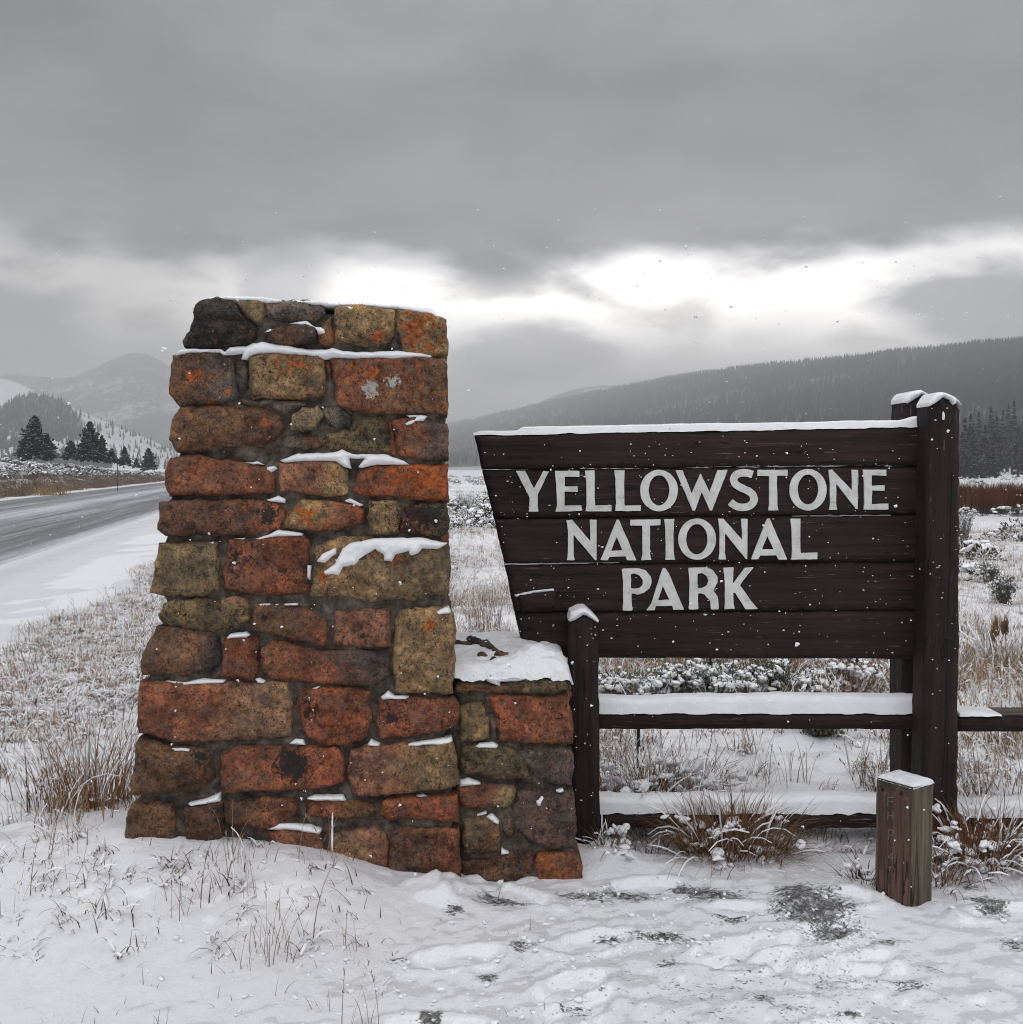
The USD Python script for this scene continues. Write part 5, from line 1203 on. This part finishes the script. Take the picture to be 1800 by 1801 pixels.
clump(1720, 1505, .24, .30, 1000, ['dark_grass', 'red_grass', 'red_grass', 'dark_grass'], 'snowy tangled brown grass clump right of the tall sign post', 14, snow=40, lean=(.3, 1.4), curl=(.3, 2.2), flat=.8)
clump(1775, 1470, .12, .20, 130, ['dark_grass'], 'low dark plant under the right fence at the picture edge', 24, snow=10, lean=(.3, 1.2), sr=(.02, .05))
clump(1522, 1560, .055, .17, 70, ['dark_grass'], 'small dark curled tuft on the left of the marker post', 15, snow=5, lean=(.2, 1.0), curl=(.6, 2.4), sr=(.012, .028))
clump(1655, 1555, .060, .22, 80, ['dark_grass', 'dry_grass'], 'dark drooping tuft against the right of the marker post', 16, snow=3, lean=(.2, 1.0), curl=(.8, 2.4), sr=(.008, .016))
clump(1066, 1498, .060, .16, 80, ['dark_grass', 'dry_grass'], 'small snow capped tuft at the short sign post\'s foot', 17, snow=8, lean=(.3, 1.2), curl=(.4, 1.8), sr=(.016, .04))
clump(765, 1558, .035, .10, 60, ['dark_grass'], 'little dark tuft under a snow lump at the pillar\'s right corner', 18, snow=0, lean=(.3, 1.2), curl=(.4, 1.8))
clump(395, 1492, .07, .16, 60, ['dark_grass', 'dry_grass'], 'brown tuft on the drift before the pillar, left of its middle', 19, snow=3, lean=(.1, .9), sr=(.01, .02))
clump(425, 1555, .07, .15, 60, ['red_grass', 'dark_grass'], 'brown curled tuft in the snow before the pillar, lower of two', 20, snow=0, lean=(.2, 1.0), curl=(.5, 2.0))
clump(1140, 1405, .32, .34, 800, ['red_grass', 'dry_grass', 'dark_grass'], 'wide snowy russet grass behind the rails near the short post', 22, snow=60, lean=(.1, .9), curl=(.3, 2.0), flat=.7, sr=(.018, .05))
clump(850, 1128, .16, .42, 90, ['dry_grass', 'dark_grass'], 'tan upright grass behind the low stone wall', 23, snow=2, lean=(0, .25), curl=(0, .8), dy=.55)

def sagebrush(px, py, wpx, hpx, label, seed, mat='sage_leaf', snow=1.0, name='sagebrush', cat_='shrub', group=None, twig='dark_grass'):
    g = np.random.default_rng(seed); c = G(px, py); s = c[1] / 1800
    R, H = wpx * s / 2, hpx * s
    c[2] = ground_z(c[0:1], c[1:2])[0]
    T = thing(name, label, cat_, c, group)
    tw, lf, sn = [], [], []
    for k in range(46):
        a = g.uniform(0, 2 * math.pi); e = g.random() ** .6
        ln = H * g.uniform(.7, 1.05)
        v, f, p = blade(np.array([g.normal(0, R * .15), g.normal(0, R * .15), -.02]), a, math.hypot(ln, R * e * .9), math.atan2(R * e, ln) * .9, g.uniform(-.2, .35), .007, 5, g.uniform(-1, 1))
        tw.append((v, f))
        for j in range(34):
            q = p[min(5, int(2 + 4 * g.random()))] + g.normal(0, .022 + .03 * H, 3)
            ll = g.uniform(.02, .04); az = g.uniform(0, 2 * math.pi); th = g.uniform(0, 1.1)
            d = np.array([math.sin(th) * math.cos(az), math.sin(th) * math.sin(az), math.cos(th)]); sd = np.cross(d, g.normal(0, 1, 3)); sd /= np.linalg.norm(sd)
            lf.append((np.array([q - sd * .004, q + d * ll * .6 + sd * .006, q + d * ll, q + d * ll * .6 - sd * .006]), np.array([[0, 1, 3], [1, 2, 3]])))
        if g.random() < .85 * snow:
            for _ in range(3): sn.append(lump(p[-1] + g.normal(0, .022, 3) * [1, 1, .6], g.uniform(.010, .028), g, .6, ICO2))
            sn.append(rime(p, g, .022, .014, 2))
        if g.random() < .5 * snow:
            sn.append(lump(p[3] + g.normal(0, .03, 3), g.uniform(.012, .028), g, .6, ICO2))
    tag(obj('stems', join(tw), twig, T, True), kind='stuff'); tag(obj('leaves', join(lf), mat, T), kind='stuff')
    if sn: tag(obj('snow', join(sn), 'snow', T, True), kind='stuff')
for k, a in enumerate([
    (1085, 1236, 64, 52, 'low snowy sagebrush seen through the gap beside the short post'), (1142, 1248, 84, 72, 'snow heaped sagebrush second from the short post behind the upper rail'), (1196, 1244, 84, 82, 'dark sagebrush below the left bolt of the sign'),
    (1252, 1246, 90, 84, 'dense snowy sagebrush right of the left bolt, behind the upper rail'), (1312, 1244, 80, 70, 'grey sagebrush beside the greenest bush behind the upper rail'), (1350, 1236, 90, 82, 'tallest green sagebrush with little snow, under the sign\'s middle'),
    (1425, 1238, 100, 52, 'wide flat snowy sagebrush between the green bush and the rear post'), (1500, 1236, 110, 66, 'pale tan snowy bush just left of the rear post'), (1440, 1300, 130, 42, 'low dark shrub in the snow below the upper rail')]):
    sagebrush(*a, 400 + k, mat='dry_grass' if k == 7 else 'sage_leaf', snow=.25 if k in (5,) else (.45 if k == 8 else 1.0))
sagebrush(1765, 1068, 44, 46, 'small green sagebrush in the field right of the sign', 420, snow=.5)
sagebrush(1738, 1028, 40, 30, 'tiny grey sagebrush farther off in the field right of the sign', 421, snow=.5)
sagebrush(1695, 955, 40, 60, 'dark upright shrub against the right edge of the tall post', 422, snow=.3)
sagebrush(822, 905, 60, 40, 'dark sagebrush in the valley between the pillar and the sign', 423, snow=.6)
# the plant with seed heads
def seedheads():
    c = G(1750, 1172); c[2] = ground_z(c[0:1], c[1:2])[0]; g = np.random.default_rng(31); T = thing('seedhead_plant', 'brown seed heads standing up from snowy leaves right of the sign', 'plant', c)
    bl, sn = [], []
    for k in range(90):
        a = g.uniform(0, 2 * math.pi); v, f, p = blade(np.array([g.normal(0, .05), g.normal(0, .05), -.02]), a, g.uniform(.20, .42), g.uniform(.35, 1.3), g.uniform(.1, .6), .013, 5); bl.append((v, f))
        if k % 2: sn.append(rime(p, g, .022, .013, 1))
        if k % 5 == 0: sn.append(lump(p[2], g.uniform(.015, .03), g, .6, ICO2))
    for k in range(7):
        v, f, p = blade(np.array([-.06 + .022 * k + g.normal(0, .008), g.normal(0, .03), 0]), g.uniform(0, 6.3), g.uniform(.27, .38), g.uniform(0, .14), 0.05, .008, 4); bl.append((v, f))
        hd = [blade(p[-1] - [0, 0, g.uniform(.01, .10)] + g.normal(0, .010, 3) * [1, 1, 0], g.uniform(0, 6.28), g.uniform(.035, .07), g.uniform(.15, .5), -.3, .012, 3)[:2] for j in range(44)]
        obj('seed_head', join(hd), 'dry_grass', T, True)
    tag(obj('leaves', join(bl), 'dark_grass', T, True), kind='stuff'); tag(obj('snow', join(sn), 'snow', T, True), kind='stuff')
seedheads()

# --- scrub out on the valley floor and on the bank beyond the road
def scrub():
    g = np.random.default_rng(41); protos = []
    for k in range(4):
        lf, sn = [], []
        for j in range(150):
            d = g.normal(0, 1, 3); d[2] = abs(d[2]); d /= np.linalg.norm(d)
            q = d * np.array([.38, .38, .34]) * g.uniform(.55, 1.0); sd = np.cross(d, g.normal(0, 1, 3)); sd /= np.linalg.norm(sd); l = g.uniform(.05, .11)
            lf.append((np.array([q - sd * .014, q + d * l * .5 + sd * .018, q + d * l, q + d * l * .4 - sd * .02]), np.array([[0, 1, 3], [1, 2, 3]])))
        for j in range(4): sn.append(lump(np.array([g.normal(0, .18), g.normal(0, .18), g.uniform(.18, .36)]), g.uniform(.045, .095), g, .5))
        protos.append(([(join(lf), 'far_sage'), (join(sn), 'snow')], True, 'sage_bush', ['leaves', 'snow']))
    pos, sc = [], []
    for _ in range(2600):                                   # valley floor
        y = 13 * (13 ** g.random()); x = g.uniform(-.10, .56) * y
        if float(fbm(np.array([x * .12, y * .06, 2.0]), 3, 71)) < .47: continue
        if y < 32 and g.random() < .9 - .25 * (y > 20): continue
        pos.append((x, y)); sc.append(g.uniform(.45, 1.1))
    for _ in range(3600):                                   # bank
        lon, lat = 25 * (7 ** g.random()), ROAD1 + g.uniform(2.4, 17)
        x, y = lat * RN[0] + lon * RD[0], lat * RN[1] + lon * RD[1]
        if x < -.62 * y or x > -.25 * y: continue
        if float(fbm(np.array([x * .16, y * .16, 5.0]), 3, 72)) < .43: continue
        pos.append((x, y)); sc.append(g.uniform(.5, 1.25) * (.45 if lat < ROAD1 + 4.5 else 1))
    for _ in range(3000):                                   # straw on the far verge
        lon, lat = 28 * (5 ** g.random()), ROAD1 + 0.7 + 4.5 * g.random() ** 1.3
        x, y = lat * RN[0] + lon * RD[0], lat * RN[1] + lon * RD[1]
        if x < -.60 * y or x > -.25 * y: continue
        pos.append((x, y)); sc.append(-g.uniform(.3, .6))
    for k in range(2):
        tw = [blade(np.array([g.normal(0, .3), g.normal(0, .3), -.05]), g.uniform(0, 6.28), g.uniform(.4, .9), g.uniform(0, .5), g.uniform(.1, 1.0), .035, 4)[:2] for j in range(40)]
        protos.append(([(join(tw), 'straw')], True, 'straw_tuft', ['blades']))
    sc = np.array(sc); kinds = np.where(sc < 0, g.integers(4, 6, len(sc)), g.integers(0, 4, len(sc))); sc = np.abs(sc)
    pos = np.array(pos); z = ground_z(pos[:, 0], pos[:, 1], False) - .05
    o = instancer('sage_scrub', protos, np.c_[pos, z], kinds, sc, g.uniform(0, 6.28, len(pos)), None)
    tag(o, 'snow dusted low sage scrub covering the valley and the far roadside bank', 'scrub', kind='stuff')
    # yellow bush at the road's far side
    protos, pos, sc = [], [], []
    for k in range(3):
        tw = [blade(np.array([g.normal(0, .22), g.normal(0, .22), -.05]), g.uniform(0, 6.28), g.uniform(.6, 1.05), g.uniform(0, .35), g.uniform(-.1, .3), .022, 4)[:2] for j in range(80)]
        protos.append(([(join(tw), 'willow_twig')], True, 'willow_bush', ['twigs']))
    for _ in range(900):
        y = g.uniform(33, 40); x = g.uniform(6, 27)
        if y < 34.5 + 1.5 * float(noise(np.array([x * .5, 0, 0]), 3)): continue
        pos.append((x, y)); sc.append(g.uniform(.75, 1.15))
    pos = np.array(pos)
    o = instancer('willow_thicket', protos, np.c_[pos, ground_z(pos[:, 0], pos[:, 1], False)], g.integers(0, 3, len(pos)), sc, g.uniform(0, 6.28, len(pos)), None)
    tag(o, 'rust red willow thicket in a low band across the valley', 'willows', kind='stuff')
scrub()
clump(75, 872, .9, .9, 160, ['golden_grass'], 'yellow brown bush on the far verge of the road', 43, snow=0, w=.03, lean=(.1, 1.0), curl=(0, .8), name='roadside_bush', cat_='bush', dy=1.0)

# --- conifers
def conifer(g, H, R, levels=20, per=8, bare=0.04, droop=0.25, tip=1.0):
    fs, tr = [], []
    for i in range(levels):
        t = (i + g.uniform(-.3, .3)) / levels; t = min(max(t, 0), .985); z = H * (bare + (1 - bare) * t)
        r = R * (1 - t) ** 0.80 * g.uniform(.75, 1.1) + .03 * R
        for k in range(max(4, int(per * (1 - .45 * t)))):
            a = g.uniform(0, 2 * math.pi); ln = r * g.uniform(.6, 1.12); up = g.uniform(-droop, .22) + .55 * t
            d = np.array([math.cos(a), math.sin(a), 0]); s = np.array([-math.sin(a), math.cos(a), 0])
            m = 5
            for j in range(m):
                u0, u1 = j / m * .92, (j + 1.35) / m
                w = R * .16 * (1 - u0 * .6) * g.uniform(.7, 1.3)
                p0 = np.array([0, 0, z]) + d * ln * u0 + [0, 0, ln * (up * u0 - droop * .5 * u0 * u0)]
                p1 = np.array([0, 0, z]) + d * ln * min(u1, 1.05) + [0, 0, ln * (up * u1 - droop * .5 * u1 * u1) + g.uniform(-.03, .05) * R]
                o = g.uniform(-.05, .05) * R
                fs.append((np.array([p0, p0 * .4 + p1 * .6 + s * w + [0, 0, -o - .04 * R], p1, p0 * .4 + p1 * .6 - s * w + [0, 0, o - .04 * R]]), np.array([[0, 1, 2], [0, 2, 3]])))
                if j > 0:
                    fs.append((np.array([p0, p0 * .3 + p1 * .7 + [0, 0, .09 * R], p1, p0 * .5 + p1 * .5 - [0, 0, .10 * R]]), np.array([[0, 1, 2], [0, 2, 3]])))
    for k in range(8): fs.append((np.array([[0, 0, H * .96], [g.normal(0, .05 * R), g.normal(0, .05 * R), H * 1.02], [g.normal(0, .1 * R), g.normal(0, .1 * R), H * .93]]), np.array([[0, 1, 2]])))
    trunk = trimesh.creation.cone(H * .022 + .05, H * .97, sections=8)
    return join(fs), trunk
def tree(px, py, Y, hpx, wpx, label, seed, group=None, kind='fir_tree', base=None, leaf='needles', **kw):
    g = np.random.default_rng(seed); c = P(px, py, Y); s = Y / 1800
    H = hpx * s
    if base is not None: c[2] = base
    T = thing(kind, label, 'tree', c, group)
    cr, tk = conifer(g, H, wpx * s / 2, **kw)
    obj('trunk', tk, 'bark', T, True); obj('crown', cr, leaf, T)
for k, a in enumerate([
    (62, 806, 100, 74, 52, 'big dark fir on the bank, leftmost and tallest beyond the road'), (85, 806, 99, 42, 30, 'short bushy fir leaning on the right side of the leftmost fir'), (40, 804, 101, 30, 20, 'small fir at the left foot of the leftmost big fir'),
    (125, 806, 102, 30, 28, 'small round fir between the two big firs beyond the road'), (159, 810, 104, 68, 48, 'second big fir on the bank, with snow on its boughs'), (180, 811, 105, 46, 26, 'slimmer fir tucked against the right of the second big fir'),
    (197, 813, 107, 24, 20, 'low fir right of the second big fir'), (220, 818, 112, 33, 20, 'lone small fir beside the roadside pole'), (240, 822, 116, 16, 13, 'smallest fir between two others near the pillar'), (262, 826, 120, 38, 28, 'broad low fir nearest to the stone pillar\'s left edge')]):
    a = list(a); a[4] *= 1.3; tree(*a, 600 + k, levels=26, per=11)
g = np.random.default_rng(77)
RT = [(1696, 846, 150, 110, 36, 'tall dark conifer half hidden behind the tall sign post'), (1706, 850, 140, 120, 34, 'dark conifer right beside the tall sign post'), (1720, 843, 165, 118, 30, 'second tall conifer right of the tall sign post'), (1731, 853, 145, 104, 30, 'conifer in front of the grove with its foot in snow'),
      (1741, 846, 170, 128, 30, 'grove conifer with the third tallest spire'), (1752, 845, 150, 112, 30, 'shaggy conifer in the middle of the right grove'), (1763, 828, 190, 106, 26, 'thin conifer high on the snowy slope'), (1772, 830, 185, 118, 26, 'tall slim spire left of the tallest conifer in the grove'),
      (1782, 832, 180, 126, 28, 'tallest slim conifer of the right grove'), (1791, 842, 160, 92, 26, 'conifer at the right picture edge standing in snow'), (1803, 838, 170, 110, 32, 'conifer cut by the right picture edge'), (1712, 828, 200, 84, 28, 'pale distant conifer between the nearer trunks'), (1747, 826, 205, 86, 28, 'pale distant conifer behind the grove\'s middle'),
      (1797, 872, 60, 22, 12, 'small dark sapling in front of the red willows')]
for k, (x, y, Y, h, w, lab) in enumerate(RT):
    tree(x, y, Y, h, w * 1.1, lab, 700 + k, levels=26, per=9, bare=.10, droop=.35, leaf='dark_needles')
def far_forest(name, samp, n, ulo, uhi, tlo, thi, keep, hlo, hhi, label, seed):
    g = np.random.default_rng(seed); protos = []
    for k in range(4):
        fs = []
        for i in range(5):
            t0 = i / 5; r0 = .19 * (1 - t0) * g.uniform(.8, 1.15); z0, z1 = .08 + .86 * t0, .08 + .86 * t0 + .30
            ang = np.linspace(0, 2 * np.pi, 7)[:-1] + g.uniform(0, 1)
            ring = np.c_[np.cos(ang) * r0 * g.uniform(.7, 1.25, 6), np.sin(ang) * r0 * g.uniform(.7, 1.25, 6), np.full(6, z0) + g.normal(0, .02, 6)]
            v = np.vstack([ring, [[0, 0, min(z1, 1.0)]]]); fs.append((v, np.array([[q, (q + 1) % 6, 6] for q in range(6)])))
        protos.append(([(join(fs), 'far_needles')], False, 'conifer', ['crown']))
    u = ulo + (uhi - ulo) * g.random(n); t = tlo + (thi - tlo) * g.random(n)
    p = samp(u, t); ok = keep(u, t, g.random(n), p); p = p[ok]; p[:, 2] -= .6
    o = instancer(name, protos, p, g.integers(0, 4, len(p)), g.uniform(hlo, hhi, len(p)), g.uniform(0, 6.28, len(p)), None)
    tag(o, label, 'forest', kind='stuff')
far_forest('hillside_forest', right_ridge, 34000, 740, 2050, .10, 1.03, lambda u, t, r, p: (r < .35 + .75 * t) & (fbm(p * .012, 3, 5) > .34), 3.5, 9, 'dark conifer forest covering the long right hill', 81)
far_forest('left_forest', left_wood, 11000, -200, 420, .12, 1.03, lambda u, t, r, p: (r < np.where(u + (t - 1) * 90 < 118, .25 + 1.1 * (fbm(p * .02, 3, 9) > .44), .03 + .07 * (fbm(p * .04, 2, 3) > .53))), 3.5, 7, 'dark conifer forest on the near left hill', 82)

# roadside pole
c = P(207, 856, 66.0)
tag(obj('marker_pole', trimesh.creation.cylinder(.024, 2.2, sections=8), 'black_iron', None, 40, loc=(c[0], c[1], 1.1)), 'thin roadside pole on the far verge left of the pillar', 'pole')

# ---------------------------------------------------------------- kicked up clods of snow
def clods():
    g = np.random.default_rng(55); protos = []
    for k in range(5): protos.append(([(join([lump(np.zeros(3), 1.0, g, .75, ICO1)]), 'snow')], True, 'clod', ['clod']))
    x, y = g.normal(.8, .85, 2600), g.normal(3.0, .42, 2600)
    x = np.r_[x, g.uniform(-1.8, -.2, 260)]; y = np.r_[y, g.uniform(2.5, 3.6, 260)]
    dens = np.array([float(v) for v in rough(np.c_[x * 2.2, y * 3.0, 0 * x], 2, 8)]); ok = (dens > .47) & (y < 3.9) & (y > 2.1); x, y = x[ok], y[ok]
    r = .002 + .009 * g.random(len(x)) ** 4
    o = instancer('snow_clods', protos, np.c_[x, y, ground_z(x, y) + r * .2], g.integers(0, 5, len(x)), r, g.uniform(0, 6.28, len(x)), None)
    tag(o, 'small kicked up clods on the trampled snow before the sign', 'snow', kind='stuff')
clods()

# ---------------------------------------------------------------- falling snow
def flakes():
    g = np.random.default_rng(91); protos = []
    for k in range(4):
        parts = [lump(g.normal(0, .45, 3), g.uniform(.45, .8), g, .8, ICO1) for _ in range(3)]
        protos.append(([(join(parts), 'snow')], True, 'flake', ['clump']))
    n = 4000
    y = g.uniform(1.3, 12.5, n); x = g.uniform(-.62, .62, n) * (y + 1.0); z = 0.05 + g.random(n) * (1.55 + .24 * y)
    o = instancer('falling_snow', protos, np.c_[x, y, z], g.integers(0, 4, n), g.uniform(.0010, .0026, n) * np.where(g.random(n) < .05, 1.7, 1), g.uniform(0, 6.28, n), None)
    tag(o, 'sparse snowflakes drifting down in front of the sign and hills', 'snow', kind='stuff')
flakes()
